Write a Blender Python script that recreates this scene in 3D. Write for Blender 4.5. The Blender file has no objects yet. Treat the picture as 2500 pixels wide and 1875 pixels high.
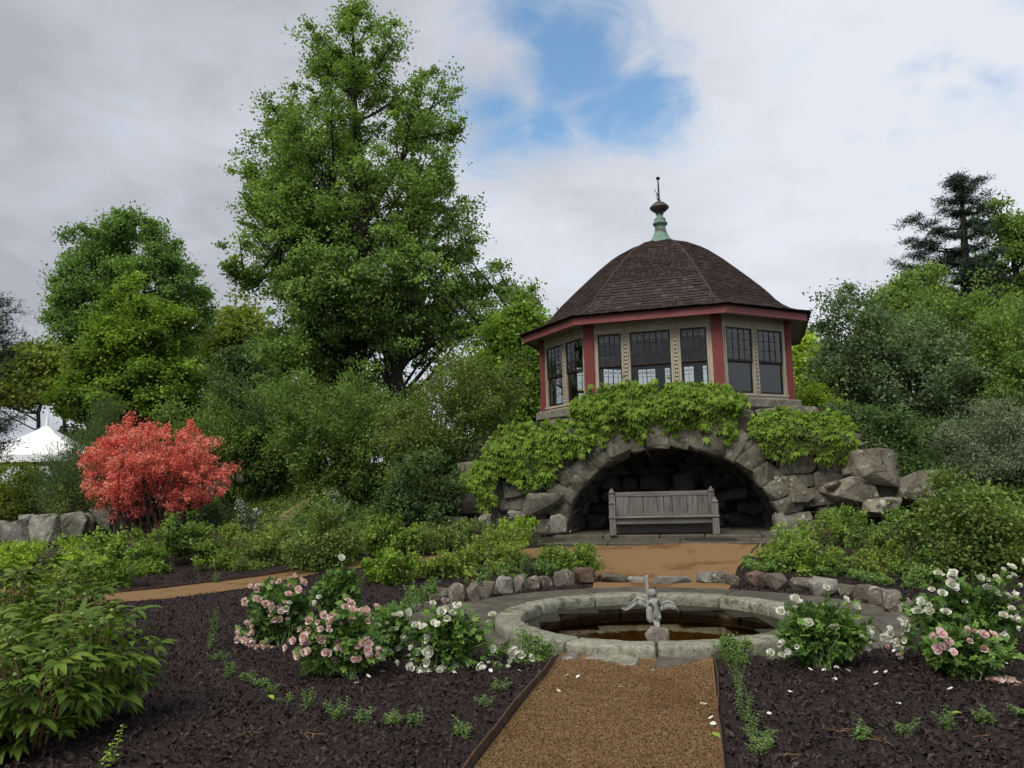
import bpy, bmesh, math, random
import numpy as np
from mathutils import Vector, Matrix, noise

SC = bpy.context.scene
COL = SC.collection
PI = math.pi
rad = math.radians
RNG = np.random.default_rng(7)
random.seed(7)

# ------------------------------------------------------------------ camera
FPX, TH, RO, EYE = 1900.0, rad(7.2), rad(1.3), 1.6
_F = np.array([0, math.cos(TH), math.sin(TH)])
_U0 = np.array([0, -math.sin(TH), math.cos(TH)])
_R0 = np.array([1.0, 0, 0])
_R = _R0 * math.cos(RO) - _U0 * math.sin(RO)
_U = _U0 * math.cos(RO) + _R0 * math.sin(RO)
cam_d = bpy.data.cameras.new('camera')
cam = bpy.data.objects.new('camera', cam_d)
COL.objects.link(cam)
cam_d.sensor_width = 36
cam_d.lens = 36 * FPX / 2500
cam_d.clip_end = 3000
M = Matrix.Identity(4)
for i in range(3):
    M[i][0], M[i][1], M[i][2] = _R[i], _U[i], -_F[i]
M[2][3] = EYE
cam.matrix_world = M
SC.camera = cam


def ray(px, py):
    return _F + (px - 1250) / FPX * _R + (937.5 - py) / FPX * _U


def P(px, py, d):
    """World point seen at photograph pixel (px, py), d metres ahead."""
    r = ray(px, py)
    return np.array([0, 0, EYE]) + r * (d / r[1])


# ------------------------------------------------------------------ sky, sun, exposure
SUN_EL, SUN_AZ = rad(52), rad(215)        # azimuth the light comes from, clockwise from +Y
world = bpy.data.worlds.new('World')
SC.world = world
world.use_nodes = True
nt = world.node_tree
nt.nodes.clear()


def N(tree, t, **kw):
    n = tree.nodes.new(t)
    for k, v in kw.items():
        setattr(n, k, v)
    return n


def L(tree, a, b):
    tree.links.new(a, b)


def math_node(tree, op, a, b=None, clamp=False):
    n = N(tree, 'ShaderNodeMath', operation=op, use_clamp=clamp)
    for i, v in enumerate((a, b)):
        if v is None:
            continue
        if isinstance(v, (int, float)):
            n.inputs[i].default_value = v
        else:
            L(tree, v, n.inputs[i])
    return n.outputs[0]


def build_sky():
    t = nt
    out = N(t, 'ShaderNodeOutputWorld')
    bg = N(t, 'ShaderNodeBackground')
    bg.inputs['Strength'].default_value = 0.1
    L(t, bg.outputs[0], out.inputs[0])
    sky = N(t, 'ShaderNodeTexSky', sky_type='NISHITA', sun_disc=False)
    sky.sun_elevation = SUN_EL
    sky.sun_rotation = SUN_AZ
    sky.air_density = 1.2
    sky.dust_density = 0.6
    tc = N(t, 'ShaderNodeTexCoord')
    sep = N(t, 'ShaderNodeSeparateXYZ')
    L(t, tc.outputs['Generated'], sep.inputs[0])
    zc = math_node(t, 'ADD', math_node(t, 'MAXIMUM', sep.outputs[2], 0.0), 0.28)
    cmb = N(t, 'ShaderNodeCombineXYZ')
    L(t, math_node(t, 'DIVIDE', sep.outputs[0], zc), cmb.inputs[0])
    L(t, math_node(t, 'DIVIDE', sep.outputs[1], zc), cmb.inputs[1])
    cmb.inputs[2].default_value = 3.1

    def noise_tex(scale, detail, rough, dist=0.0):
        n = N(t, 'ShaderNodeTexNoise')
        n.inputs['Scale'].default_value = scale
        n.inputs['Detail'].default_value = detail
        n.inputs['Roughness'].default_value = rough
        n.inputs['Distortion'].default_value = dist
        L(t, cmb.outputs[0], n.inputs['Vector'])
        return n.outputs['Fac']
    big = noise_tex(1.25, 3, 0.5)
    mid = noise_tex(2.0, 6, 0.48, 0.2)
    fine = noise_tex(6.5, 9, 0.58, 0.8)
    # openings between the clouds: one seen over the pavilion, others round the sky from the noise

    def blob(px, py, rx):
        v = ray(px, py)
        v = v / np.linalg.norm(v)
        vm = N(t, 'ShaderNodeVectorMath', operation='DISTANCE')
        L(t, tc.outputs['Generated'], vm.inputs[0])
        vm.inputs[1].default_value = tuple(v)
        return math_node(t, 'SUBTRACT', 1.0, math_node(t, 'DIVIDE', vm.outputs['Value'], rx), clamp=True)
    hole = math_node(t, 'MAXIMUM', blob(1400, 165, 0.150), math_node(t, 'MULTIPLY', blob(1215, 270, 0.115), 0.85))
    hole = math_node(t, 'MAXIMUM', hole, math_node(t, 'MULTIPLY', blob(1560, 235, 0.11), 0.75))
    hole = math_node(t, 'MAXIMUM', hole, math_node(t, 'MULTIPLY', blob(1290, 40, 0.13), 0.70))
    hole = math_node(t, 'MAXIMUM', hole, math_node(t, 'MULTIPLY', blob(1345, 290, 0.09), 0.80))
    far = math_node(t, 'MULTIPLY', math_node(t, 'SUBTRACT', big, 0.66, clamp=True), 4.0)
    h = math_node(t, 'ADD', math_node(t, 'MULTIPLY', hole, 1.15), far)
    h = math_node(t, 'ADD', h, math_node(t, 'MULTIPLY', math_node(t, 'SUBTRACT', mid, 0.5), 1.0))
    h = math_node(t, 'ADD', h, math_node(t, 'MULTIPLY', math_node(t, 'SUBTRACT', fine, 0.5), 1.35))
    mr = N(t, 'ShaderNodeMapRange', interpolation_type='SMOOTHERSTEP')
    L(t, h, mr.inputs[0])
    mr.inputs[1].default_value = 0.04
    mr.inputs[2].default_value = 0.95
    # cloud brightness: soft billows, greyer toward the west (left), thin and bright elsewhere
    ramp = N(t, 'ShaderNodeValToRGB')
    cr = ramp.color_ramp
    cr.elements[0].position, cr.elements[0].color = 0.24, (2.75, 2.88, 3.2, 1)
    cr.elements[1].position, cr.elements[1].color = 0.66, (5.1, 5.35, 5.8, 1)
    e = cr.elements.new(0.46)
    e.color = (4.05, 4.25, 4.7, 1)
    side = math_node(t, 'MULTIPLY', sep.outputs[0], 0.40)
    low = math_node(t, 'MULTIPLY', math_node(t, 'SUBTRACT', 0.33, sep.outputs[2]), 0.15)
    b = math_node(t, 'ADD', math_node(t, 'MULTIPLY', mid, 0.72), math_node(t, 'MULTIPLY', fine, 0.28))
    b = math_node(t, 'ADD', b, math_node(t, 'ADD', side, low))
    b = math_node(t, 'MINIMUM', math_node(t, 'MAXIMUM', b, 0.25), 0.68)
    L(t, b, ramp.inputs[0])
    blue = N(t, 'ShaderNodeMix', data_type='RGBA', blend_type='MULTIPLY')
    blue.inputs[0].default_value = 1.0
    L(t, sky.outputs[0], blue.inputs[6])
    blue.inputs[7].default_value = (0.95, 1.15, 1.2, 1)
    mx = N(t, 'ShaderNodeMix', data_type='RGBA')
    L(t, mr.outputs[0], mx.inputs[0])
    L(t, ramp.outputs[0], mx.inputs[6])
    L(t, blue.outputs[2], mx.inputs[7])
    L(t, mx.outputs[2], bg.inputs['Color'])


build_sky()
sun_d = bpy.data.lights.new('sun', 'SUN')
sun_d.energy = 2.5
sun_d.angle = rad(40)
sun_d.color = (1.0, 0.95, 0.87)
sun = bpy.data.objects.new('sun', sun_d)
COL.objects.link(sun)
_sd = Vector((math.sin(SUN_AZ) * math.cos(SUN_EL), math.cos(SUN_AZ) * math.cos(SUN_EL), math.sin(SUN_EL)))
sun.rotation_euler = _sd.to_track_quat('Z', 'Y').to_euler()
sun.location = (0, 0, 30)
vs = SC.view_settings
vs.view_transform = 'Standard'
vs.look = 'None'
vs.exposure = 0.62
vs.gamma = 1.0
vs.use_curve_mapping = False
SC.render.engine = 'CYCLES'
SC.cycles.max_bounces = 6
SC.cycles.transparent_max_bounces = 12
SC.cycles.use_denoising = True

# ------------------------------------------------------------------ materials


def ramp_cols(r, stops):
    cr = r.color_ramp
    while len(cr.elements) < len(stops):
        cr.elements.new(0.5)
    for e, (p, c) in zip(cr.elements, stops):
        e.position = p
        e.color = (*c, 1)


def mat_noise(name, stops, scale=8, rough=0.8, bump=0.3, bscale=None, detail=8, spots=None, bdist=0.02, coord='Object',
              vary=0.0, spec=0.3, metal=0.0, stretch=None, k=0.61):
    """Colour from a noise ramp; spots = (colour, scale, threshold) lichen or stains; vary = per-object lightness."""
    m = bpy.data.materials.new(name)
    m.use_nodes = True
    t = m.node_tree
    b = t.nodes['Principled BSDF']
    b.inputs['Roughness'].default_value = rough
    b.inputs['Specular IOR Level'].default_value = spec
    b.inputs['Metallic'].default_value = metal
    tc = N(t, 'ShaderNodeTexCoord')
    vec = tc.outputs[coord]
    oi = N(t, 'ShaderNodeObjectInfo')
    add = N(t, 'ShaderNodeVectorMath', operation='MULTIPLY_ADD')
    L(t, oi.outputs['Random'], add.inputs[0])
    add.inputs[1].default_value = (37, 53, 71)
    L(t, vec, add.inputs[2])
    vec = add.outputs[0]
    if stretch:
        mp = N(t, 'ShaderNodeMapping')
        mp.inputs['Scale'].default_value = stretch
        L(t, vec, mp.inputs[0])
        vec = mp.outputs[0]
    n1 = N(t, 'ShaderNodeTexNoise')
    n1.inputs['Scale'].default_value = scale
    n1.inputs['Detail'].default_value = detail
    n1.inputs['Roughness'].default_value = 0.62
    L(t, vec, n1.inputs['Vector'])
    r = N(t, 'ShaderNodeValToRGB')
    ns = len(stops)
    ramp_cols(r, [(0.3 + 0.4 * i / max(1, ns - 1), tuple(q * k for q in c)) for i, c in enumerate(stops)])
    L(t, n1.outputs['Fac'], r.inputs[0])
    colr = r.outputs[0]
    for (sc, ss, th) in (spots or []):
        n2 = N(t, 'ShaderNodeTexNoise')
        n2.inputs['Scale'].default_value = ss
        n2.inputs['Detail'].default_value = 6
        n2.inputs['Roughness'].default_value = 0.7
        L(t, vec, n2.inputs['Vector'])
        mr = N(t, 'ShaderNodeMapRange')
        L(t, n2.outputs['Fac'], mr.inputs[0])
        mr.inputs[1].default_value = th
        mr.inputs[2].default_value = th + 0.07
        mx = N(t, 'ShaderNodeMix', data_type='RGBA')
        L(t, mr.outputs[0], mx.inputs[0])
        L(t, colr, mx.inputs[6])
        mx.inputs[7].default_value = (*(q * k for q in sc), 1)
        colr = mx.outputs[2]
    if vary:
        hs = N(t, 'ShaderNodeHueSaturation')
        v = math_node(t, 'ADD', math_node(t, 'MULTIPLY', oi.outputs['Random'], 2 * vary), 1 - vary)
        L(t, v, hs.inputs['Value'])
        L(t, colr, hs.inputs['Color'])
        colr = hs.outputs[0]
    L(t, colr, b.inputs['Base Color'])
    if bump:
        n3 = N(t, 'ShaderNodeTexNoise')
        n3.inputs['Scale'].default_value = bscale or scale * 4
        n3.inputs['Detail'].default_value = 6
        n3.inputs['Roughness'].default_value = 0.65
        L(t, vec, n3.inputs['Vector'])
        bp = N(t, 'ShaderNodeBump')
        bp.inputs['Strength'].default_value = bump
        bp.inputs['Distance'].default_value = bdist
        L(t, n3.outputs['Fac'], bp.inputs['Height'])
        L(t, bp.outputs[0], b.inputs['Normal'])
    return m


def mat_leaf(name, cols, rough=0.58, trans=0.36, spec=0.18, k=None):
    """Foliage: colour picked per leaf (attribute rnd), light passing through."""
    tint = (1, 1, 1) if k is not None else (1.06, 1.0, 0.80)
    k = 2.05 if k is None else k
    m = bpy.data.materials.new(name)
    m.use_nodes = True
    t = m.node_tree
    b = t.nodes['Principled BSDF']
    o = t.nodes['Material Output']
    b.inputs['Roughness'].default_value = rough
    b.inputs['Specular IOR Level'].default_value = spec
    at = N(t, 'ShaderNodeAttribute', attribute_name='rnd')
    oi = N(t, 'ShaderNodeObjectInfo')
    tt = math_node(t, 'ADD', math_node(t, 'MULTIPLY', at.outputs['Fac'], 0.8), math_node(t, 'MULTIPLY', oi.outputs['Random'], 0.2))
    r = N(t, 'ShaderNodeValToRGB')
    ramp_cols(r, [(i / (len(cols) - 1), tuple(q * k * w for q, w in zip(c, tint))) for i, c in enumerate(cols)])
    L(t, tt, r.inputs[0])
    L(t, r.outputs[0], b.inputs['Base Color'])
    tr = N(t, 'ShaderNodeBsdfTranslucent')
    mu = N(t, 'ShaderNodeMix', data_type='RGBA', blend_type='MULTIPLY')
    mu.inputs[0].default_value = 1
    L(t, r.outputs[0], mu.inputs[6])
    mu.inputs[7].default_value = (1.35, 1.45, 0.7, 1)
    L(t, mu.outputs[2], tr.inputs[0])
    ms = N(t, 'ShaderNodeMixShader')
    ms.inputs[0].default_value = trans
    L(t, b.outputs[0], ms.inputs[1])
    L(t, tr.outputs[0], ms.inputs[2])
    L(t, ms.outputs[0], o.inputs[0])
    return m


def mat_flat(name, c, rough=0.6, spec=0.4, metal=0.0):
    m = bpy.data.materials.new(name)
    m.use_nodes = True
    b = m.node_tree.nodes['Principled BSDF']
    b.inputs['Base Color'].default_value = (*c, 1)
    b.inputs['Roughness'].default_value = rough
    b.inputs['Specular IOR Level'].default_value = spec
    b.inputs['Metallic'].default_value = metal
    return m


def mat_glass():
    m = bpy.data.materials.new('window_glass')
    m.use_nodes = True
    t = m.node_tree
    t.nodes.clear()
    o = N(t, 'ShaderNodeOutputMaterial')
    a = N(t, 'ShaderNodeBsdfTransparent')
    a.inputs[0].default_value = (0.86, 0.88, 0.87, 1)
    g = N(t, 'ShaderNodeBsdfGlossy')
    g.inputs['Roughness'].default_value = 0.015
    fr = N(t, 'ShaderNodeLayerWeight')
    fr.inputs[0].default_value = 0.5
    f = math_node(t, 'ADD', math_node(t, 'MULTIPLY', math_node(t, 'POWER', fr.outputs['Facing'], 4.0), 0.9), 0.05, clamp=True)
    ms = N(t, 'ShaderNodeMixShader')
    L(t, f, ms.inputs[0])
    L(t, a.outputs[0], ms.inputs[1])
    L(t, g.outputs[0], ms.inputs[2])
    L(t, ms.outputs[0], o.inputs[0])
    return m


def mat_water():
    m = bpy.data.materials.new('pond_water')
    m.use_nodes = True
    t = m.node_tree
    t.nodes.clear()
    o = N(t, 'ShaderNodeOutputMaterial')
    a = N(t, 'ShaderNodeBsdfTransparent')
    a.inputs[0].default_value = (0.72, 0.62, 0.42, 1)
    g = N(t, 'ShaderNodeBsdfGlossy')
    g.inputs['Roughness'].default_value = 0.02
    fr = N(t, 'ShaderNodeLayerWeight')
    fr.inputs[0].default_value = 0.5
    n = N(t, 'ShaderNodeTexNoise')
    n.inputs['Scale'].default_value = 7
    bp = N(t, 'ShaderNodeBump')
    bp.inputs['Strength'].default_value = 0.05
    bp.inputs['Distance'].default_value = 0.02
    tc = N(t, 'ShaderNodeTexCoord')
    L(t, tc.outputs['Object'], n.inputs['Vector'])
    L(t, n.outputs[0], bp.inputs['Height'])
    L(t, bp.outputs[0], g.inputs['Normal'])
    L(t, bp.outputs[0], fr.inputs['Normal'])
    ms = N(t, 'ShaderNodeMixShader')
    L(t, math_node(t, 'ADD', math_node(t, 'MULTIPLY', math_node(t, 'POWER', fr.outputs['Facing'], 5.0), 0.9), 0.025, clamp=True), ms.inputs[0])
    L(t, a.outputs[0], ms.inputs[1])
    L(t, g.outputs[0], ms.inputs[2])
    L(t, ms.outputs[0], o.inputs[0])
    return m


LICHEN = (0.33, 0.35, 0.27)
MT = {}
MT['soil'] = mat_noise('garden_soil', [(0.016, 0.013, 0.008), (0.032, 0.03, 0.014), (0.05, 0.055, 0.02)], 3, 0.95, 0.6, 25)
MT['mulch'] = mat_noise('bark_mulch', [(0.015, 0.0085, 0.008), (0.032, 0.019, 0.017), (0.054, 0.034, 0.030)], 45, 0.9, 1.0, 60, bdist=0.03)
MT['chip'] = mat_leaf('bark_chip', [(0.014, 0.008, 0.0075), (0.034, 0.0205, 0.0185), (0.058, 0.037, 0.033), (0.12, 0.082, 0.070)], 0.75, 0.0, 0.3, k=0.72)
MT['gravel'] = mat_noise('tan_gravel', [(0.185, 0.108, 0.048), (0.30, 0.184, 0.085), (0.41, 0.27, 0.14)], 70, 0.95, 0.8, 90, bdist=0.012,
                         spots=[((0.20, 0.108, 0.042), 1.1, 0.52), ((0.36, 0.21, 0.095), 3.5, 0.60)], spec=0.15)
MT['grain'] = mat_leaf('gravel_grain', [(0.14, 0.072, 0.028), (0.28, 0.155, 0.065), (0.40, 0.245, 0.118), (0.52, 0.37, 0.22)], 0.9, 0.0, 0.1, k=0.43)
MT['slate'] = mat_noise('paving_slate', [(0.065, 0.058, 0.043), (0.118, 0.105, 0.078), (0.18, 0.162, 0.12)], 5, 0.75, 0.4, 30,
                        spots=[((0.09, 0.10, 0.045), 4, 0.60), ((0.24, 0.23, 0.18), 9, 0.63)], vary=0.15)
MT['coping'] = mat_noise('coping_granite', [(0.15, 0.15, 0.105), (0.29, 0.29, 0.22), (0.41, 0.41, 0.32)], 14, 0.9, 0.9, 55, bdist=0.012,
                         spots=[((0.43, 0.44, 0.35), 34, 0.54), ((0.10, 0.105, 0.065), 22, 0.60), ((0.11, 0.115, 0.055), 2.6, 0.55)], vary=0.12, k=0.64)
MT['basin'] = mat_noise('basin_stone', [(0.055, 0.042, 0.026), (0.10, 0.08, 0.05), (0.15, 0.125, 0.082)], 6, 0.8, 0.6, 30,
                        spots=[((0.10, 0.10, 0.05), 5, 0.58)], vary=0.15, k=1.5)
MT['rock'] = mat_noise('border_rock', [(0.095, 0.08, 0.06), (0.195, 0.168, 0.13), (0.29, 0.256, 0.205)], 6, 0.9, 0.8, 32,
                       spots=[((0.05, 0.045, 0.035), 6, 0.57), ((0.11, 0.115, 0.045), 4, 0.60), ((0.44, 0.45, 0.37), 9, 0.56), ((0.46, 0.46, 0.40), 30, 0.62)], vary=0.3)
MT['rock_brown'] = mat_noise('brown_rock', [(0.11, 0.075, 0.052), (0.21, 0.14, 0.10), (0.30, 0.22, 0.165)], 6, 0.9, 0.8, 32,
                             spots=[((0.06, 0.04, 0.03), 6, 0.57), ((0.40, 0.38, 0.30), 10, 0.61)], vary=0.2)
MT['wall'] = mat_noise('field_stone', [(0.17, 0.165, 0.14), (0.28, 0.27, 0.23), (0.38, 0.37, 0.325)], 5, 0.9, 0.8, 24,
                       spots=[((0.12, 0.115, 0.085), 4, 0.56), ((0.50, 0.50, 0.44), 7, 0.57), ((0.16, 0.17, 0.08), 3, 0.62)], vary=0.15)
MT['grotto'] = mat_noise('grotto_stone', [(0.085, 0.08, 0.06), (0.175, 0.165, 0.125), (0.27, 0.25, 0.195)], 5, 0.9, 0.9, 26,
                         spots=[((0.05, 0.05, 0.035), 3.0, 0.55), ((0.09, 0.10, 0.04), 4, 0.58), ((0.42, 0.43, 0.35), 6, 0.58), ((0.40, 0.40, 0.33), 24, 0.63)], vary=0.3, k=0.66)
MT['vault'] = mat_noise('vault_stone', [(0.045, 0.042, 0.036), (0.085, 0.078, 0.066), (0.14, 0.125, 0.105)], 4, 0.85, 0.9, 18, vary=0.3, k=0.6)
MT['mortar'] = mat_noise('dark_mortar', [(0.02, 0.019, 0.016), (0.045, 0.042, 0.034)], 12, 0.95, 0.5, 40)
MT['boulder'] = mat_noise('boulder_granite', [(0.12, 0.105, 0.078), (0.22, 0.195, 0.148), (0.32, 0.29, 0.23)], 3.5, 0.9, 1.0, 14,
                          spots=[((0.06, 0.055, 0.04), 3, 0.55), ((0.10, 0.11, 0.045), 2.2, 0.60), ((0.46, 0.45, 0.38), 4, 0.56), ((0.45, 0.45, 0.38), 20, 0.62)], vary=0.2, bdist=0.05, k=0.68)
MT['boulder_dark'] = mat_noise('dark_boulder', [(0.030, 0.029, 0.025), (0.06, 0.057, 0.05), (0.10, 0.095, 0.085)], 4, 0.75, 1.0, 16,
                               spots=[((0.30, 0.30, 0.26), 6, 0.69)], bdist=0.04)
MT['red'] = mat_noise('red_paint', [(0.19, 0.034, 0.034), (0.25, 0.046, 0.046), (0.30, 0.062, 0.058)], 3, 0.55, 0.08, 30,
                      spots=[((0.15, 0.035, 0.03), 14, 0.68)], stretch=(1, 1, 0.35))
MT['fascia'] = mat_noise('fascia_paint', [(0.26, 0.066, 0.062), (0.32, 0.088, 0.082), (0.37, 0.12, 0.11)], 2, 0.5, 0.06, 30)
MT['cream'] = mat_noise('weathered_cream_paint', [(0.26, 0.225, 0.165), (0.40, 0.355, 0.275), (0.49, 0.445, 0.355)], 4, 0.7, 0.15, 40,
                        spots=[((0.20, 0.165, 0.115), 18, 0.66)], stretch=(1, 1, 0.4), k=0.92)
MT['sash'] = mat_noise('dark_sash_wood', [(0.022, 0.014, 0.011), (0.042, 0.028, 0.022)], 10, 0.55, 0.1, 40)
MT['shingle'] = mat_noise('roof_shingle', [(0.032, 0.020, 0.018), (0.066, 0.043, 0.038), (0.105, 0.075, 0.066)], 7, 0.9, 0.5, 60,
                          vary=0.30, stretch=(1, 1, 3))
MT['shingle_stuff'] = mat_leaf('roof_shingle_field', [(0.028, 0.018, 0.016), (0.055, 0.036, 0.032), (0.075, 0.052, 0.046), (0.125, 0.095, 0.085)], 0.88, 0.0, 0.25, k=0.63)
MT['soffit'] = mat_noise('soffit_boards', [(0.30, 0.27, 0.21), (0.40, 0.36, 0.28)], 3, 0.7, 0.1, 30)
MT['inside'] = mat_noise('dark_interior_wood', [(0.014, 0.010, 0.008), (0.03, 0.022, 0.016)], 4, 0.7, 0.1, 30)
MT['copper'] = mat_noise('verdigris_copper', [(0.10, 0.20, 0.155), (0.20, 0.36, 0.285), (0.30, 0.45, 0.37)], 5, 0.65, 0.15, 30,
                         spots=[((0.13, 0.085, 0.05), 3.5, 0.57)])
MT['bulb'] = mat_noise('aged_copper', [(0.06, 0.042, 0.032), (0.12, 0.095, 0.075), (0.16, 0.19, 0.16)], 6, 0.5, 0.1, 30, metal=0.3)
MT['iron'] = mat_flat('dark_iron', (0.02, 0.02, 0.022), 0.5, 0.4, 0.5)
MT['sill'] = mat_noise('lichen_sill', [(0.16, 0.14, 0.11), (0.28, 0.255, 0.20), (0.38, 0.37, 0.31)], 5, 0.9, 0.8, 26,
                       spots=[((0.45, 0.46, 0.42), 6, 0.60)])
MT['bench'] = mat_noise('silvered_oak', [(0.12, 0.105, 0.09), (0.25, 0.23, 0.205), (0.36, 0.34, 0.31)], 5, 0.85, 0.35, 30,
                        stretch=(5, 5, 0.5), spots=[((0.07, 0.06, 0.05), 4, 0.66)], vary=0.15, k=0.5)
MT['bench_rail'] = mat_noise('silvered_oak_rail', [(0.14, 0.125, 0.11), (0.27, 0.25, 0.225), (0.37, 0.35, 0.32)], 5, 0.85, 0.35, 30,
                             stretch=(0.5, 5, 5), spots=[((0.08, 0.07, 0.06), 4, 0.66)], vary=0.12, k=0.52)
MT['lead'] = mat_noise('weathered_lead', [(0.14, 0.14, 0.125), (0.26, 0.265, 0.24), (0.37, 0.375, 0.345)], 9, 0.65, 0.4, 50, bdist=0.006, k=0.95)
MT['statue_base'] = mat_noise('pale_pink_stone', [(0.20, 0.16, 0.13), (0.34, 0.29, 0.25), (0.42, 0.38, 0.34)], 14, 0.9, 0.9, 60)
MT['steel'] = mat_noise('rusted_steel_edging', [(0.045, 0.024, 0.014), (0.09, 0.048, 0.028), (0.14, 0.08, 0.05)], 10, 0.8, 0.3, 60)
MT['bark'] = mat_noise('tree_bark', [(0.028, 0.023, 0.018), (0.06, 0.05, 0.04), (0.10, 0.088, 0.072)], 6, 0.95, 0.8, 25, stretch=(3, 3, 0.6), bdist=0.05)
MT['twig'] = mat_noise('shrub_twig', [(0.06, 0.045, 0.032), (0.12, 0.095, 0.07)], 10, 0.9, 0.2)
MT['stem_red'] = mat_noise('reddish_stem', [(0.14, 0.09, 0.045), (0.22, 0.14, 0.07)], 10, 0.7, 0.1)
MT['stem_green'] = mat_flat('green_stem', (0.085, 0.13, 0.04), 0.6)
MT['canvas'] = mat_noise('white_canvas', [(0.78, 0.78, 0.79), (0.85, 0.85, 0.86)], 2, 0.6, 0.05, k=1)
MT['glass'] = mat_glass()
MT['water'] = mat_water()
MT['roundel'] = mat_flat('leaded_ring', (0.22, 0.22, 0.23), 0.5)
# foliage
MT['tulip'] = mat_leaf('tulip_tree_leaf', [(0.034, 0.060, 0.021), (0.058, 0.103, 0.034), (0.088, 0.148, 0.047), (0.122, 0.195, 0.064)])
MT['tulip2'] = mat_leaf('grey_green_leaf', [(0.032, 0.062, 0.024), (0.055, 0.105, 0.036), (0.085, 0.15, 0.052), (0.115, 0.19, 0.07)])
MT['bright'] = mat_leaf('bright_green_leaf', [(0.034, 0.064, 0.013), (0.060, 0.108, 0.020), (0.092, 0.152, 0.029), (0.135, 0.20, 0.043)])
MT['olive'] = mat_leaf('olive_green_leaf', [(0.028, 0.047, 0.016), (0.052, 0.085, 0.027), (0.084, 0.128, 0.04), (0.125, 0.168, 0.06)])
MT['oliveyellow'] = mat_leaf('olive_yellow_leaf', [(0.045, 0.064, 0.017), (0.078, 0.107, 0.027), (0.112, 0.148, 0.04), (0.15, 0.182, 0.055)])
MT['dark'] = mat_leaf('dark_green_leaf', [(0.014, 0.028, 0.013), (0.028, 0.052, 0.023), (0.046, 0.08, 0.035), (0.07, 0.112, 0.05)])
MT['mid'] = mat_leaf('mid_green_leaf', [(0.028, 0.052, 0.016), (0.052, 0.092, 0.027), (0.082, 0.135, 0.04), (0.118, 0.178, 0.058)])
MT['blue'] = mat_leaf('blue_green_leaf', [(0.022, 0.039, 0.024), (0.042, 0.070, 0.043), (0.066, 0.104, 0.066), (0.105, 0.15, 0.10)])
MT['juniper'] = mat_leaf('grey_juniper_leaf', [(0.030, 0.040, 0.022), (0.054, 0.070, 0.038), (0.085, 0.105, 0.058), (0.125, 0.148, 0.088)], trans=0.1, k=1.9)
MT['pine'] = mat_leaf('pine_needle', [(0.009, 0.018, 0.012), (0.018, 0.032, 0.022), (0.03, 0.05, 0.034), (0.052, 0.078, 0.056)], trans=0.1, k=1.5)
MT['vine'] = mat_leaf('creeper_leaf', [(0.055, 0.10, 0.010), (0.092, 0.155, 0.016), (0.132, 0.205, 0.026), (0.175, 0.25, 0.042)], 0.55, 0.3, 0.15, k=1.32)
MT['peony'] = mat_leaf('peony_leaf', [(0.036, 0.066, 0.008), (0.062, 0.108, 0.013), (0.095, 0.15, 0.02), (0.14, 0.195, 0.03)], 0.5, 0.25, 0.2, k=1.12)
MT['rose_leaf'] = mat_leaf('rose_leaf', [(0.016, 0.036, 0.014), (0.034, 0.07, 0.022), (0.06, 0.115, 0.03), (0.105, 0.165, 0.045)], 0.5, 0.25)
MT['lime'] = mat_leaf('lime_leaf', [(0.07, 0.12, 0.018), (0.11, 0.18, 0.026), (0.155, 0.23, 0.036), (0.20, 0.27, 0.055)])
MT['peren'] = mat_leaf('perennial_leaf', [(0.036, 0.066, 0.016), (0.065, 0.115, 0.024), (0.10, 0.16, 0.036), (0.15, 0.20, 0.055)])
MT['amber'] = mat_leaf('amber_green_leaf', [(0.042, 0.068, 0.018), (0.072, 0.112, 0.028), (0.11, 0.15, 0.04), (0.165, 0.175, 0.05)])
MT['sedum'] = mat_leaf('sedum_leaf', [(0.03, 0.055, 0.022), (0.055, 0.10, 0.038), (0.085, 0.145, 0.052), (0.12, 0.18, 0.07)])
MT['coral'] = mat_leaf('coral_petal', [(0.40, 0.06, 0.05), (0.60, 0.135, 0.125), (0.72, 0.23, 0.21), (0.80, 0.42, 0.38)], 0.6, 0.4, 0.1, k=1.05)
MT['pink'] = mat_leaf('pink_rose_petal', [(0.68, 0.36, 0.42), (0.76, 0.52, 0.56), (0.82, 0.66, 0.68), (0.84, 0.76, 0.73)], 0.6, 0.25, 0.2, k=0.92)
MT['white'] = mat_leaf('white_rose_petal', [(0.70, 0.70, 0.64), (0.78, 0.78, 0.74), (0.84, 0.84, 0.82)], 0.6, 0.2, 0.2, k=0.9)
MT['lilac'] = mat_leaf('lilac_blossom', [(0.48, 0.40, 0.44), (0.62, 0.56, 0.58), (0.74, 0.70, 0.70)], 0.6, 0.2, 0.2, k=0.8)

# ------------------------------------------------------------------ object helpers


def props(o, label=None, cat=None, group=None, kind=None):
    for k, v in (('label', label), ('category', cat), ('group', group), ('kind', kind)):
        if v:
            o[k] = v
    return o


def link(name, data, parent=None, loc=None):
    o = bpy.data.objects.new(name, data)
    COL.objects.link(o)
    if parent is not None:
        o.parent = parent
    if loc is not None:
        o.location = loc
    return o


def thing(name, label, cat, loc=(0, 0, 0), rz=0.0, group=None):
    o = link(name, None, None, loc)
    o.rotation_euler = (0, 0, rz)
    o.empty_display_size = 0.2
    return props(o, label, cat, group)


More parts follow.
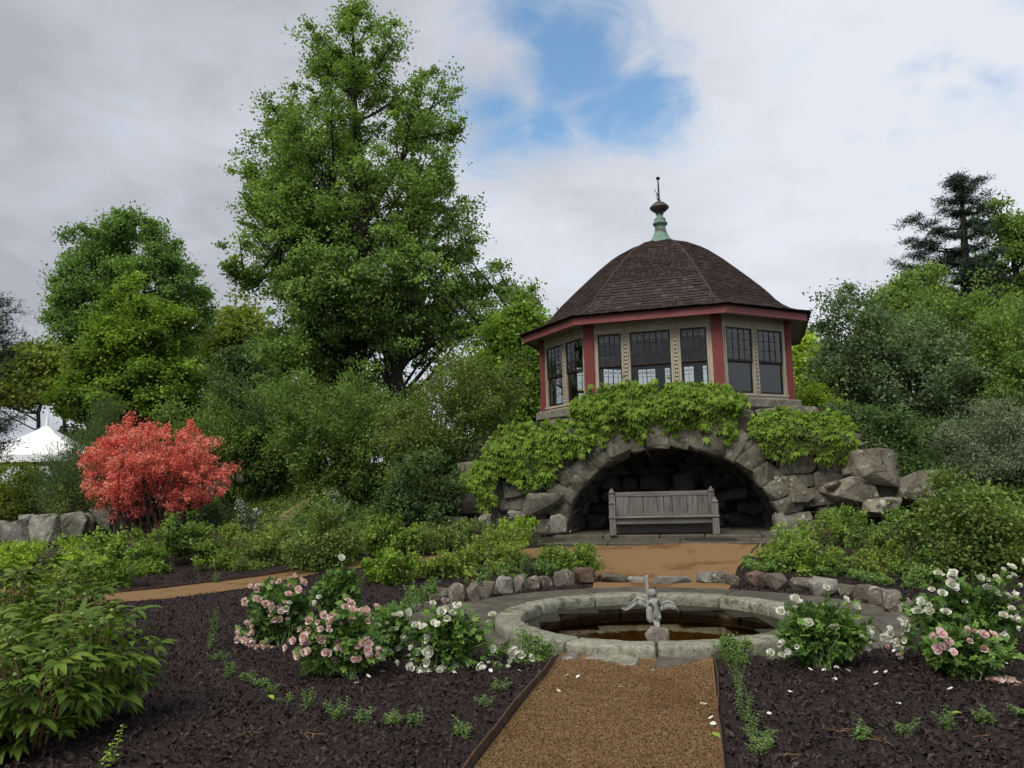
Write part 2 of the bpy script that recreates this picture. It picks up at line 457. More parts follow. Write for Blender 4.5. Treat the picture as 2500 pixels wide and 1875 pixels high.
def mesh_np(name, V, F, mat, smooth=False, rnd=None):
    """V (n,3); F (m,k) with k constant; rnd per-vertex value for the leaf materials."""
    me = bpy.data.meshes.new(name)
    V = np.ascontiguousarray(V, dtype=np.float32)
    F = np.ascontiguousarray(F, dtype=np.int32)
    me.vertices.add(len(V))
    me.vertices.foreach_set('co', V.ravel())
    k = F.shape[1]
    me.loops.add(F.size)
    me.loops.foreach_set('vertex_index', F.ravel())
    me.polygons.add(len(F))
    me.polygons.foreach_set('loop_start', np.arange(0, F.size, k, dtype=np.int32))
    if smooth:
        me.polygons.foreach_set('use_smooth', np.ones(len(F), dtype=bool))
    me.update(calc_edges=True)
    if rnd is not None:
        a = me.attributes.new('rnd', 'FLOAT', 'POINT')
        a.data.foreach_set('value', np.ascontiguousarray(rnd, dtype=np.float32))
    me.materials.append(mat)
    return me


class MB:
    """Collects polygons of any size, then becomes one mesh."""

    def __init__(self):
        self.v, self.f, self.sm = [], [], []

    def raw(self, vs, fs, smooth=False):
        o = len(self.v)
        self.v += [tuple(map(float, p)) for p in vs]
        self.f += [tuple(i + o for i in f) for f in fs]
        self.sm += [smooth] * len(fs)
        return self

    def box(self, x0, x1, y0, y1, z0, z1, mtx=None):
        vs = [(x, y, z) for z in (z0, z1) for y in (y0, y1) for x in (x0, x1)]
        if mtx is not None:
            vs = [tuple(mtx @ Vector(p)) for p in vs]
        return self.raw(vs, [(0, 2, 3, 1), (4, 5, 7, 6), (0, 1, 5, 4), (1, 3, 7, 5), (3, 2, 6, 7), (2, 0, 4, 6)])

    def tube(self, pts, radii, n=6, cap=True):
        V, F = tube_np(pts, radii, n)
        self.raw(V, F.tolist(), True)
        if cap:
            o = len(self.v) - len(V)
            self.f.append(tuple(o + i for i in range(n))[::-1])
            self.f.append(tuple(o + len(V) - n + i for i in range(n)))
            self.sm += [False, False]
        return self

    def lathe(self, prof, n=24, c=(0, 0, 0)):
        vs, fs = [], []
        for r, z in prof:
            for i in range(n):
                a = 2 * PI * i / n
                vs.append((c[0] + r * math.cos(a), c[1] + r * math.sin(a), c[2] + z))
        for j in range(len(prof) - 1):
            for i in range(n):
                i2 = (i + 1) % n
                fs.append((j * n + i, j * n + i2, (j + 1) * n + i2, (j + 1) * n + i))
        return self.raw(vs, fs, True)

    def prism(self, poly, z0, z1):
        n = len(poly)
        vs = [(x, y, z0) for x, y in poly] + [(x, y, z1) for x, y in poly]
        fs = [tuple(range(n))[::-1], tuple(range(n, 2 * n))] + [(i, (i + 1) % n, n + (i + 1) % n, n + i) for i in range(n)]
        return self.raw(vs, fs)

    def mesh(self, name, mat, bevel=0.0, seg=1, smooth=None):
        me = bpy.data.meshes.new(name)
        me.from_pydata(self.v, [], self.f)
        me.polygons.foreach_set('use_smooth', self.sm if smooth is None else [smooth] * len(self.f))
        if bevel:
            bm = bmesh.new()
            bm.from_mesh(me)
            bmesh.ops.bevel(bm, geom=bm.edges[:], offset=bevel, segments=seg, affect='EDGES', clamp_overlap=True)
            bm.to_mesh(me)
            bm.free()
        me.materials.append(mat)
        return me

    def obj(self, name, mat, parent=None, bevel=0.0, seg=1, smooth=None):
        return link(name, self.mesh(name, mat, bevel, seg, smooth), parent)


def tube_np(pts, radii, n=6):
    pts = np.asarray(pts, float)
    m = len(pts)
    radii = np.broadcast_to(np.asarray(radii, float), (m,))
    t = np.gradient(pts, axis=0)
    t /= np.linalg.norm(t, axis=1, keepdims=True) + 1e-9
    ref = np.array([0, 0, 1.0]) if abs(t[:, 2]).mean() < 0.8 else np.array([1.0, 0, 0])
    a = np.cross(t, ref)
    a /= np.linalg.norm(a, axis=1, keepdims=True) + 1e-9
    b = np.cross(t, a)
    ang = np.arange(n) * 2 * PI / n
    V = (pts[:, None] + radii[:, None, None] * (a[:, None] * np.cos(ang)[None, :, None] + b[:, None] * np.sin(ang)[None, :, None])).reshape(-1, 3)
    i = np.arange(n)
    i2 = (i + 1) % n
    F = np.concatenate([np.stack([j * n + i, j * n + i2, (j + 1) * n + i2, (j + 1) * n + i], 1) for j in range(m - 1)])
    return V, F


class Soup:
    """Collects numpy quads (tubes, leaves) cheaply."""

    def __init__(self):
        self.V, self.F, self.R, self.n = [], [], [], 0

    def add(self, V, F, r=None):
        self.V.append(V)
        self.F.append(F + self.n)
        self.R.append(np.full(len(V), 0.5) if r is None else r)
        self.n += len(V)

    def tube(self, pts, radii, n=5):
        V, F = tube_np(pts, radii, n)
        self.add(V, F)

    def mesh(self, name, mat, smooth=True):
        return mesh_np(name, np.concatenate(self.V), np.concatenate(self.F), mat, smooth, np.concatenate(self.R))

    def obj(self, name, mat, parent=None, smooth=True):
        return link(name, self.mesh(name, mat, smooth), parent)


def unit(v):
    return v / (np.linalg.norm(v, axis=-1, keepdims=True) + 1e-9)


def leaves(C, size, aspect=0.5, out=None, up=0.4, droop=0.2, rng=RNG, fold=0.15, shade=None):
    """A rhombic folded leaf at every centre C. out = preferred direction, up = how far normals tend upward."""
    n = len(C)
    size = np.broadcast_to(np.asarray(size, float), (n,)) * rng.uniform(0.7, 1.25, n)
    d = rng.normal(size=(n, 3))
    if out is not None:
        d = d * 0.8 + out * 1.2
    d[:, 2] -= droop
    d = unit(d)
    nr = rng.normal(size=(n, 3)) * (1 - up)
    nr[:, 2] += up * 1.6
    if out is not None:
        nr += out * 0.5
    r = unit(np.cross(d, nr))
    nr = np.cross(r, d)
    w = (size * aspect * 0.5)[:, None]
    s = size[:, None]
    V = np.stack([C - d * s * 0.5, C + r * w + nr * s * fold, C + d * s * 0.5, C - r * w + nr * s * fold], 1).reshape(-1, 3)
    F = np.arange(4 * n).reshape(n, 4)
    v = rng.uniform(0, 1, n)
    if shade is not None:
        v = np.clip(shade + (v - 0.5) * 0.7, 0, 1)
    return V, F, np.repeat(v, 4)


def blade(length, width, droop=0.3, seg=4, fold=0.12, tip=1.0, base=0.0):
    """A lance-shaped leaf along +Y, midrib at x=0, folded and drooping. Returns V, F (quads)."""
    V, F = [], []
    for i in range(seg + 1):
        t = i / seg
        w = width * 0.5 * (math.sin(PI * min(1, t * 0.92 + 0.06) ** 0.8) ** 0.9) if 0 < i < seg else width * (0.05 if i == 0 else 0.01)
        y = length * (t - droop * 0.25 * t * t)
        z = -droop * length * t * t
        V += [(-w, y, z + fold * w * 2), (0, y, z), (w, y, z + fold * w * 2)]
    for i in range(seg):
        a = 3 * i
        F += [(a, a + 1, a + 4, a + 3), (a + 1, a + 2, a + 5, a + 4)]
    return np.array(V), np.array(F)


def rot_np(rx=0, ry=0, rz=0):
    return np.array(Matrix.Rotation(rz, 3, 'Z') @ Matrix.Rotation(ry, 3, 'Y') @ Matrix.Rotation(rx, 3, 'X'))


def rock_mesh(name, mat, seed, sx, sy, sz, n=16, boxy=0.5, bevel=0.10, rough=0.05):
    """An angular stone: the bevelled hull of random points, then roughened. About 100-300 triangles."""
    r = np.random.default_rng(seed)
    pts = []
    for i in range(n):
        v = r.normal(size=3)
        v /= np.linalg.norm(v)
        e = 1 - boxy
        v = np.sign(v) * np.abs(v) ** (0.35 + 0.65 * e)
        pts.append(v * r.uniform(0.82, 1.05) / max(0.8, np.abs(v).max() ** 0.5))
    bm = bmesh.new()
    for p in pts:
        bm.verts.new((p[0] * sx * 0.5, p[1] * sy * 0.5, p[2] * sz * 0.5))
    res = bmesh.ops.convex_hull(bm, input=bm.verts[:])
    bmesh.ops.delete(bm, geom=[g for g in res['geom_interior'] if isinstance(g, bmesh.types.BMVert)], context='VERTS')
    bmesh.ops.dissolve_limit(bm, angle_limit=rad(12), verts=bm.verts[:], edges=bm.edges[:])
    bmesh.ops.bevel(bm, geom=bm.edges[:], offset=bevel * min(sx, sy, sz), segments=2, profile=0.6, affect='EDGES', clamp_overlap=True)
    bmesh.ops.triangulate(bm, faces=bm.faces[:])
    if rough:
        off = Vector((seed * 1.7 % 50, seed * 2.3 % 50, 0))
        sc = 2.2 / max(sx, sy, sz)
        for v in bm.verts:
            k = noise.noise(v.co * sc * 1.6 + off) + 0.5 * noise.noise(v.co * sc * 4 + off)
            v.co += v.co.normalized() * k * rough * min(sx, sy, sz) * 1.6
    me = bpy.data.meshes.new(name)
    bm.to_mesh(me)
    bm.free()
    me.polygons.foreach_set('use_smooth', [True] * len(me.polygons))
    me.set_sharp_from_angle(angle=rad(38))
    me.materials.append(mat)
    return me


def snoise(p, s=1.0, o=0.0):
    return noise.noise(Vector((p[0] * s + o, p[1] * s + o * 1.3, p[2] * s - o)))


def smooth(a, b, x):
    t = np.clip((np.asarray(x, float) - a) / (b - a), 0, 1)
    return t * t * (3 - 2 * t)


# ------------------------------------------------------------------ terrain
AX = rad(13)                                         # direction of the garden axis, clockwise from +Y
D = np.array([math.sin(AX), math.cos(AX)])           # along the axis, away from the camera
UU = np.array([math.cos(AX), -math.sin(AX)])         # across it, to the right
CF = np.array([1.50, 8.85])                          # fountain centre
OG = P(1637, 1300, 17.0)[:2]                         # middle of the grotto arch, face plane
ZG = 0.44                                            # grotto floor


def uv(x, y):
    dx, dy = x - OG[0], y - OG[1]
    return dx * UU[0] + dy * UU[1], dx * D[0] + dy * D[1]


def gpt(u, v, z):
    q = OG + UU * u + D * v
    return np.array([q[0], q[1], z])


def tz(x, y):
    """Height of the ground."""
    x = np.asarray(x, float)
    y = np.asarray(y, float)
    u, v = uv(x, y)
    base = smooth(-4.9, -1.2, v) * (0.36 - 0.10 * smooth(3, 9, -u))
    au = np.abs(u + 0.1)
    left = smooth(-1.6, 8.5, v) * 2.2 * (1 - 0.45 * smooth(9, 17, -u))
    right = smooth(-0.6, 5.0, v) * 2.3
    mid = smooth(0.25, 1.3, v) * 2.5
    k = smooth(4.2, 6.5, au)
    side = np.where(u < 0, left, right)
    hill = mid * (1 - k) + side * k
    bumps = 0.03 * np.sin(x * 1.7 + 1.3 * np.sin(y * 0.9)) * smooth(12, 16, y)
    out = base + hill + bumps
    rr = np.hypot(x - CF[0], y - CF[1])
    out = out * smooth(2.9, 4.4, rr)
    return out


def ground(px, py, dz=0.0):
    """Where the sight line of a photograph pixel meets the ground."""
    r = ray(px, py)
    r = r / r[1]
    prev = None
    for yv in np.arange(2.0, 60, 0.05):
        p = np.array([0, 0, EYE]) + r * yv
        if p[2] <= tz(p[0], p[1]) + dz:
            return p
    return np.array([0, 0, EYE]) + r * 30


def drop(x, y, dz=0.0):
    return np.array([x, y, float(tz(x, y)) + dz])


def build_terrain():
    xs = np.concatenate([np.linspace(-400, -40, 10), np.arange(-30, -14, 1.0), np.arange(-14, 14.01, 0.25), np.arange(15, 31, 1.0), np.linspace(40, 400, 10)])
    ys = np.concatenate([np.linspace(-200, -10, 6), np.arange(-5, 2, 1.0), np.arange(2, 26.01, 0.25), np.arange(27, 50, 1.0), np.linspace(55, 900, 14)])
    X, Y = np.meshgrid(xs, ys)
    Z = tz(X, Y)
    V = np.stack([X, Y, Z], -1).reshape(-1, 3)
    nx = len(xs)
    j, i = np.meshgrid(np.arange(len(ys) - 1), np.arange(nx - 1), indexing='ij')
    a = (j * nx + i).ravel()
    F = np.stack([a, a + 1, a + nx + 1, a + nx], 1)
    cen = V[F].mean(1)
    u, v = uv(cen[:, 0], cen[:, 1])
    rr = np.hypot(cen[:, 0] - CF[0], cen[:, 1] - CF[1])
    hole = ((np.abs(u) < 2.9) & (v > -0.1) & (v < 2.6)) | (rr < 1.2)
    F = F[~hole]
    me = mesh_np('ground', V, F, MT['soil'], True)
    props(link('ground', me), kind='structure')


def drape(name, poly, mat, dz, step=0.25, kind='structure', hole=None):
    """A sheet laid over the ground inside a plan polygon."""
    bm = bmesh.new()
    vs = [bm.verts.new((p[0], p[1], 0)) for p in poly]
    bm.faces.new(vs)
    if hole:
        pass
    bmesh.ops.triangulate(bm, faces=bm.faces[:])
    arr = np.array([p[:2] for p in poly])
    x0, y0 = arr.min(0)
    x1, y1 = arr.max(0)
    for ax, lo, hi in ((0, x0, x1), (1, y0, y1)):
        for c in np.arange(math.ceil(lo / step) * step, hi, step):
            co, no = [0, 0, 0], [0, 0, 0]
            co[ax], no[ax] = c, 1
            bmesh.ops.bisect_plane(bm, geom=bm.verts[:] + bm.edges[:] + bm.faces[:], plane_co=co, plane_no=no)
    for v in bm.verts:
        v.co.z = float(tz(v.co.x, v.co.y)) + dz
    bmesh.ops.recalc_face_normals(bm, faces=bm.faces[:])
    for f in bm.faces:
        if f.normal.z < 0:
            f.normal_flip()
        f.smooth = True
    me = bpy.data.meshes.new(name)
    bm.to_mesh(me)
    bm.free()
    me.materials.append(mat)
    return props(link(name, me), kind=kind)


def in_poly(x, y, poly):
    poly = np.asarray(poly)[:, :2]
    c = np.zeros(len(x), bool)
    j = len(poly) - 1
    for i in range(len(poly)):
        xi, yi = poly[i]
        xj, yj = poly[j]
        k = ((yi > y) != (yj > y)) & (x < (xj - xi) * (y - yi) / (yj - yi + 1e-12) + xi)
        c ^= k
        j = i
    return c


def G2(px, py):
    p = ground(px, py)
    return p[0], p[1]


build_terrain()

# ------------------------------------------------------------------ paths, beds and edging


def axpt(s, t):
    """Plan point s metres right of the garden axis, t metres beyond the fountain centre."""
    q = CF + UU * s + D * t
    return (q[0], q[1])


PW0, PW1 = -0.76, 0.60            # front path, left and right edge
bedL = [axpt(0, -9.5), axpt(0, -1.7)] + [axpt(1.7 * math.sin(a), 1.7 * math.cos(a)) for a in np.linspace(PI * 1.05, PI * 1.95, 15)] + \
       [axpt(0, 1.7), axpt(0, 6.3), axpt(-6, 6.9), (-9.5, 17.5), (-15, 17.5), (-15, -0.5)]
bedR = [axpt(0, -9.5), axpt(9, -9.5), axpt(9, 6.3), axpt(0, 6.3), axpt(0, 1.7)] + [axpt(1.7 * math.sin(a), 1.7 * math.cos(a)) for a in np.linspace(PI * 0.05, PI * 0.95, 15)] + [axpt(0, -1.7)]
drape('mulch_bed', bedL, MT['mulch'], 0.012)
drape('mulch_bed', bedR, MT['mulch'], 0.012)
path_poly = [axpt(PW0, -9.5), axpt(PW1, -9.5), axpt(PW1, -1.6), axpt(PW0, -1.6)]
drape('gravel_path', path_poly, MT['gravel'], 0.024)
lowL = [(1452, 1362), (1290, 1366), (1100, 1376), (900, 1388), (790, 1400), (700, 1418), (600, 1440), (420, 1464), (240, 1480), (100, 1490), (0, 1496), (-200, 1505)]
upL = [(-200, 1440), (0, 1442), (120, 1450), (240, 1455), (400, 1440), (600, 1415), (760, 1388), (900, 1370), (1100, 1354), (1290, 1342), (1452, 1336)]
cross_poly = [G2(*p) for p in upL + lowL]
drape('gravel_path', cross_poly, MT['gravel'], 0.022)
court = [axpt(2.9 * math.sin(a), 2.9 * math.cos(a)) for a in np.linspace(-0.36, 0.32, 9)] + [G2(1800, 1392), G2(1850, 1334), G2(1660, 1331), G2(1450, 1336), G2(1452, 1402)]
drape('gravel_court', court, MT['gravel'], 0.026)
rightx = [G2(*p) for p in [(1848, 1338), (2000, 1360), (2200, 1376), (2500, 1378), (3300, 1376), (3300, 1404), (2500, 1404), (2200, 1402), (2000, 1386), (1830, 1362)]]
drape('gravel_path', rightx, MT['gravel'], 0.022)


def edging(pts, label, h=0.055, w=0.010):
    b = MB()
    for p, q in zip(pts[:-1], pts[1:]):
        p, q = np.array(p), np.array(q)
        e = unit(q - p)
        nrm = np.array([-e[1], e[0]]) * w / 2
        za, zb = float(tz(*p)), float(tz(*q))
        vs = []
        for zz in (-0.05, h):
            vs += [(*(p - nrm), za + zz), (*(q - nrm), zb + zz), (*(q + nrm), zb + zz), (*(p + nrm), za + zz)]
        b.raw(vs, [(0, 3, 2, 1), (4, 5, 6, 7), (0, 1, 5, 4), (1, 2, 6, 5), (2, 3, 7, 6), (3, 0, 4, 7)])
    return props(b.obj('path_edging', MT['steel']), label, 'garden edging')


def wob(s, ts, amp=0.012):
    return [axpt(s + amp * math.sin(t * 2.1) + amp * 0.6 * math.sin(t * 4.7 + 1), t) for t in ts]


edging(wob(PW0 - 0.01, np.linspace(-8.5, -1.95, 14)), 'rusty steel edging strip between the front gravel path and the left mulch bed', 0.085, 0.014)
edging(wob(PW1 + 0.01, np.linspace(-8.5, -1.75, 14)), 'rusty steel edging strip between the front gravel path and the right mulch bed', 0.05)
edging([G2(x, y) for x, y in upL[3:8]], 'low rusty edging along the far side of the gravel path at left', 0.06, 0.03)


def scatter(n, x0, x1, y0, y1, power=1.0):
    """Plan points, denser near y0 (about 1 / y**power)."""
    t = RNG.uniform(0, 1, n)
    if power == 1:
        y = y0 * (y1 / y0) ** t
    else:
        y = y0 + (y1 - y0) * t
    return RNG.uniform(x0, x1, n), y


def axco(x, y):
    dx, dy = x - CF[0], y - CF[1]
    return dx * UU[0] + dy * UU[1], dx * D[0] + dy * D[1]


def build_chips():
    x, y = scatter(170000, -9.5, 9.5, 3.0, 16, 1)
    s, t = axco(x, y)
    r = np.hypot(s, t)
    ok = ~((s > PW0 - 0.03) & (s < PW1 + 0.03) & (t < -1.3)) & (r > 1.98) & ~((r < 2.95) & (t > -1.0))
    ok &= ~in_poly(x, y, cross_poly) & ~in_poly(x, y, court) & (t < 4.4)
    ok &= (np.abs(x / np.maximum(y, 0.1)) < 1.0)
    x, y = x[ok], y[ok]
    C = np.stack([x, y, tz(x, y) + 0.017 + RNG.uniform(0, 0.02, len(x))], 1)
    V, F, R = leaves(C, RNG.uniform(0.018, 0.055, len(x)), 0.42, up=0.62, droop=0, fold=0.18)
    R = np.repeat(RNG.beta(1.3, 2.6, len(x)), 4)
    props(link('mulch_chips', mesh_np('mulch_chips', V, F, MT['chip'], False, R)), 'loose dark bark chips covering the planting beds', 'mulch', kind='stuff')
    ng = 70000
    ss = RNG.uniform(PW0 + 0.01, PW1 - 0.01, ng)
    tt = -(1.8 + (4.2) * RNG.uniform(0, 1, ng) ** 0.8)
    x = CF[0] + UU[0] * ss + D[0] * tt
    y = CF[1] + UU[1] * ss + D[1] * tt
    C = np.stack([x, y, tz(x, y) + 0.026 + RNG.uniform(0, 0.004, len(x))], 1)
    V, F, R = leaves(C, RNG.uniform(0.005, 0.0135, len(x)), 0.8, up=0.4, droop=0, fold=0.3)
    props(link('gravel_grains', mesh_np('gravel_grains', V, F, MT['grain'], False, R)), 'loose tan gravel grains on the front path', 'gravel', kind='stuff')


build_chips()

# ------------------------------------------------------------------ fountain basin


def sector(b, r0, r1, a0, a1, z0, z1, n=6, tilt=0.0):
    vs = []
    for z in (z0, z1):
        for r in (r0, r1):
            for i in range(n + 1):
                a = a0 + (a1 - a0) * i / n
                vs.append((r * math.sin(a), r * math.cos(a), z + (tilt * (i / n - 0.5) if z == z1 else 0)))
    k = n + 1
    fs = []
    for i in range(n):
        fs.append((i, i + 1, k + i + 1, k + i))
        fs.append((2 * k + i, 3 * k + i, 3 * k + i + 1, 2 * k + i + 1))
        fs.append((i, 2 * k + i, 2 * k + i + 1, i + 1))
        fs.append((k + i, k + i + 1, 3 * k + i + 1, 3 * k + i))
    fs += [(0, k, 3 * k, 2 * k), (n, 2 * k + n, 3 * k + n, k + n)]
    return b.raw(vs, fs)


def build_fountain():
    f = thing('fountain', 'round sunken stone fountain basin with a lichened granite coping', 'fountain', (CF[0], CF[1], 0), -AX)
    cuts = np.array([-2.75, -2.25, -1.72, -1.23, -0.62, -0.08, 0.47, 1.02, 1.55, 2.05, 2.55, 3.02]) + 0.05
    for i, a0 in enumerate(cuts):
        a1 = cuts[(i + 1) % len(cuts)] + (2 * PI if i == len(cuts) - 1 else 0)
        b = MB()
        dz = random.uniform(-0.006, 0.006)
        dr = random.uniform(-0.008, 0.008)
        sector(b, 1.455 + dr, 1.75 + dr, a0 + 0.0055, a1 - 0.0055, -0.03, 0.128 + dz, 8, random.uniform(-0.01, 0.01))
        me = b.mesh('coping_stone', MT['coping'])
        bm = bmesh.new()
        bm.from_mesh(me)
        bmesh.ops.remove_doubles(bm, verts=bm.verts[:], dist=1e-5)
        eds = [e for e in bm.edges if e.calc_face_angle(0) > 0.7]
        bmesh.ops.bevel(bm, geom=eds, offset=0.035, segments=3, profile=0.5, affect='EDGES', clamp_overlap=True)
        for v in bm.verts:
            v.co += Vector((1, 1, 1)) * 0.006 * noise.noise(v.co * 9 + Vector((i, 0, 0)))
        for p in bm.faces:
            p.smooth = True
        bm.to_mesh(me)
        bm.free()
        me.set_sharp_from_angle(angle=rad(50))
        link('coping_stone', me, f)
    c2 = cuts + 0.22
    for i, a0 in enumerate(c2):
        a1 = c2[(i + 1) % len(c2)] + (2 * PI if i == len(c2) - 1 else 0)
        b = MB()
        sector(b, 1.43 + random.uniform(-0.015, 0.012), 1.7, a0 + 0.006, a1 - 0.006, -0.30, -0.034, 6)
        b.obj('basin_stone', MT['basin'], f, bevel=0.015)
    b = MB()
    b.lathe([(0.001, -0.36), (0.9, -0.35), (1.12, -0.33), (1.14, -0.22), (1.40, -0.21), (1.42, -0.27), (1.70, -0.28)], 48)
    b.obj('basin_lining', MT['basin'], f)
    w = MB()
    w.prism([(1.435 * math.cos(a), 1.435 * math.sin(a)) for a in np.linspace(0, 2 * PI, 64, endpoint=False)], -0.104, -0.10)
    o = w.mesh('water', MT['water'])
    ow = props(link('water', o, None, (CF[0], CF[1], 0)), kind='structure')
    pav = thing('fountain_paving', None, None, (CF[0], CF[1], 0), -AX)
    props(pav, kind='structure')
    a = -2.55
    i = 0
    while a < 2.5:
        da = random.uniform(0.26, 0.42)
        a1 = min(a + da, 2.55)
        m = (a + a1) / 2
        ro = 2.0 + 0.92 * float(smooth(-0.55, -0.05, math.cos(m)))
        rm = 1.75 + (ro - 1.75) * random.uniform(0.42, 0.6)
        for r0, r1 in ((1.765, rm - 0.007), (rm + 0.007, ro + random.uniform(-0.04, 0.04))):
            if r1 - r0 < 0.08:
                continue
            b = MB()
            sector(b, r0, r1, a + 0.004, a1 - 0.004, -0.03, 0.030 + random.uniform(-0.003, 0.004), 3, random.uniform(-0.006, 0.006))
            b.obj('paving_slab', MT['slate'], pav, bevel=0.006)
        a = a1


build_fountain()


def build_statue():
    r0 = ray(1605, 1562)
    p = np.array([0, 0, EYE]) + r0 * ((-0.10 - EYE) / r0[2])
    S = 1 / 1924.0 * (p[1] / 8.2)

    def c(zx, zy, y=0.0):
        return ((zx - 870) * S, y, (1490 - zy) * S)
    st = thing('fountain_statue', 'grey lead statue of a winged-bird-hugging child on a rough stone in the basin', 'statue', tuple(p), rad(-8))
    st['label'] = 'small grey statue of a child hugging a wide winged bird amid the basin'
    base = rock_mesh('base', MT['statue_base'], 5, 0.25, 0.24, 0.30, 60, 0.75, 0.08, 0.16)
    o = link('base', base, st, (0, 0, 0.0))

    def skin(name, verts, edges, root, mat, sub=2):
        me = bpy.data.meshes.new(name)
        me.from_pydata([v[0] for v in verts], edges, [])
        ob = link(name, me)
        ob.modifiers.new('skin', 'SKIN').use_smooth_shade = True
        for i, v in enumerate(verts):
            me.skin_vertices[0].data[i].radius = (v[1], v[1] if len(v) < 3 else v[2])
            me.skin_vertices[0].data[i].use_root = (i == root)
        m2 = ob.modifiers.new('sub', 'SUBSURF')
        m2.levels = m2.render_levels = sub
        dg = bpy.context.evaluated_depsgraph_get()
        new = bpy.data.meshes.new_from_object(ob.evaluated_get(dg))
        bpy.data.objects.remove(ob)
        new.name = name
        new.materials.clear()
        new.materials.append(mat)
        new.polygons.foreach_set('use_smooth', [True] * len(new.polygons))
        return link(name, new, st)
    q = 0.95
    V = [(c(890, 1010, 0), .040 * q, .034 * q),      # 0 pelvis
         (c(880, 910, 0), .036 * q, .031 * q), (c(850, 800, .005), .040 * q, .032 * q), (c(835, 740, .008), .037 * q, .028 * q),
         (c(818, 700, .010), .018 * q), (c(810, 660, .012), .026 * q), (c(812, 612, .014), .050 * q), (c(806, 575, .014), .030 * q),
         (c(762, 765, .012), .024 * q), (c(738, 830, .03), .019 * q), (c(752, 880, .062), .015 * q), (c(735, 905, .072), .013 * q),   # left arm round the bird
         (c(905, 730, .012), .023 * q), (c(945, 820, .03), .018 * q), (c(900, 860, .07), .014 * q),
         (c(855, 1040, .012), .034 * q), (c(838, 1120, .04), .026 * q), (c(850, 1200, .012), .019 * q), (c(860, 1262, .01), .015 * q),   # left leg
         (c(915, 1050, -.004), .036 * q), (c(895, 1145, .022), .026 * q), (c(898, 1230, -.004), .020 * q), (c(900, 1292, -.014), .015 * q), (c(902, 1312, .012), .013 * q)]
    E = [(0, 1), (1, 2), (2, 3), (3, 4), (4, 5), (5, 6), (6, 7), (3, 8), (8, 9), (9, 10), (10, 11), (3, 12), (12, 13), (13, 14),
         (0, 15), (15, 16), (16, 17), (17, 18), (0, 19), (19, 20), (20, 21), (21, 22), (22, 23)]
    skin('child', V, E, 0, MT['lead'])
    ce = (c(808, 615, .014))
    hair = rock_mesh('hair', MT['lead'], 9, .094, .094, .088, 90, 0.0, 0.10, 0.05)
    link('hair', hair, st, (ce[0], ce[1] - 0.002, ce[2] + 0.010))
    W = [(c(745, 1010, .05), .048 * q, .05 * q), (c(745, 900, .05), .043 * q), (c(724, 800, .055), .030 * q), (c(721, 680, .06), .022 * q), (c(724, 560, .062), .020 * q),
         (c(721, 450, .06), .020 * q), (c(718, 370, .055), .022 * q), (c(714, 320, .05), .020 * q), (c(686, 258, .045), .008 * q), (c(751, 250, .045), .007 * q),
         (c(755, 1120, .045), .040 * q), (c(775, 1190, .03), .020 * q)]
    skin('bird', W, [(0, 1), (1, 2), (2, 3), (3, 4), (4, 5), (5, 6), (6, 7), (7, 8), (7, 9), (0, 10), (10, 11)], 0, MT['lead'])
    for pts in ([(690, 800), (640, 735), (520, 700), (400, 800), (300, 885), (225, 880)], [(945, 860), (1010, 800), (1110, 768), (1200, 800), (1255, 860), (1290, 955)]):
        top = np.array([c(x, y, .05 + 0.00 * i) for i, (x, y) in enumerate(pts)])
        n = len(top)
        vs, fs = [], []
        for i in range(n):
            ln = [0.05, 0.075, 0.08, 0.065, 0.04, 0.01][i]
            for k in range(4):
                tt = k / 3
                vs.append((top[i][0] + 0.10 * (top[i][0] - top[0][0]) * tt, 0.05 - 0.035 * math.sin(tt * 2.2) + 0.02 * i / n, top[i][2] - ln * tt))
        for i in range(n - 1):
            for k in range(3):
                fs.append((i * 4 + k, i * 4 + k + 1, i * 4 + k + 5, i * 4 + k + 4))
        me = bpy.data.meshes.new('wing')
        bm = bmesh.new()
        bv = [bm.verts.new(v) for v in vs]
        for f in fs:
            bm.faces.new([bv[i] for i in f])
        bmesh.ops.solidify(bm, geom=bm.faces[:], thickness=0.010)
        bmesh.ops.subdivide_edges(bm, edges=bm.edges[:], cuts=1, use_grid_fill=True, smooth=0.6)
        for fa in bm.faces:
            fa.smooth = True
        bm.to_mesh(me)
        bm.free()
        me.materials.append(MT['lead'])
        link('wing', me, st)
        b = MB()
        b.tube([tuple(t + np.array([0, -0.004, 0])) for t in top], [.013, .014, .013, .011, .008, .004], 8)
        b.obj('wing_edge', MT['lead'], st)


build_statue()

# ------------------------------------------------------------------ rocks round the fountain


def z3(x0, x1, y0, y1):
    return 1150 + x0 * .52, 1150 + x1 * .52, 1300 + y0 * .52, 1300 + y1 * .52


def zl(x0, x1, y0, y1):
    return 650 + x0 * .3165, 650 + x1 * .3165, 1150 + y0 * .3165, 1150 + y1 * .3165


def px_rock(name, box, mat, seed, label, cat, group=None, depth=None, deep=0.8, sink=0.12, **kw):
    """A stone filling the given photograph box, standing on the ground (or d metres ahead)."""
    x0, x1, y0, y1 = box
    if depth is None:
        b = ground((x0 + x1) / 2, y1 - 1)
    else:
        b = P((x0 + x1) / 2, y1, depth)
    sc = (b @ _F - EYE * _F[2]) / FPX
    w, h = (x1 - x0) * sc * 1.08, (y1 - y0) * sc
    d = max(w, h) * deep if w < 2.2 * h else h * 1.5 * deep + 0.1
    h2 = h * (1 + sink)
    me = rock_mesh(name, mat, seed, w, d, h2, **kw)
    o = link(name, me, None, (b[0], b[1] + d * 0.35, b[2] + h2 * 0.5 - h * sink))
    o.rotation_euler = (0, 0, rad(random.uniform(-14, 14)))
    return props(o, label, cat, group)


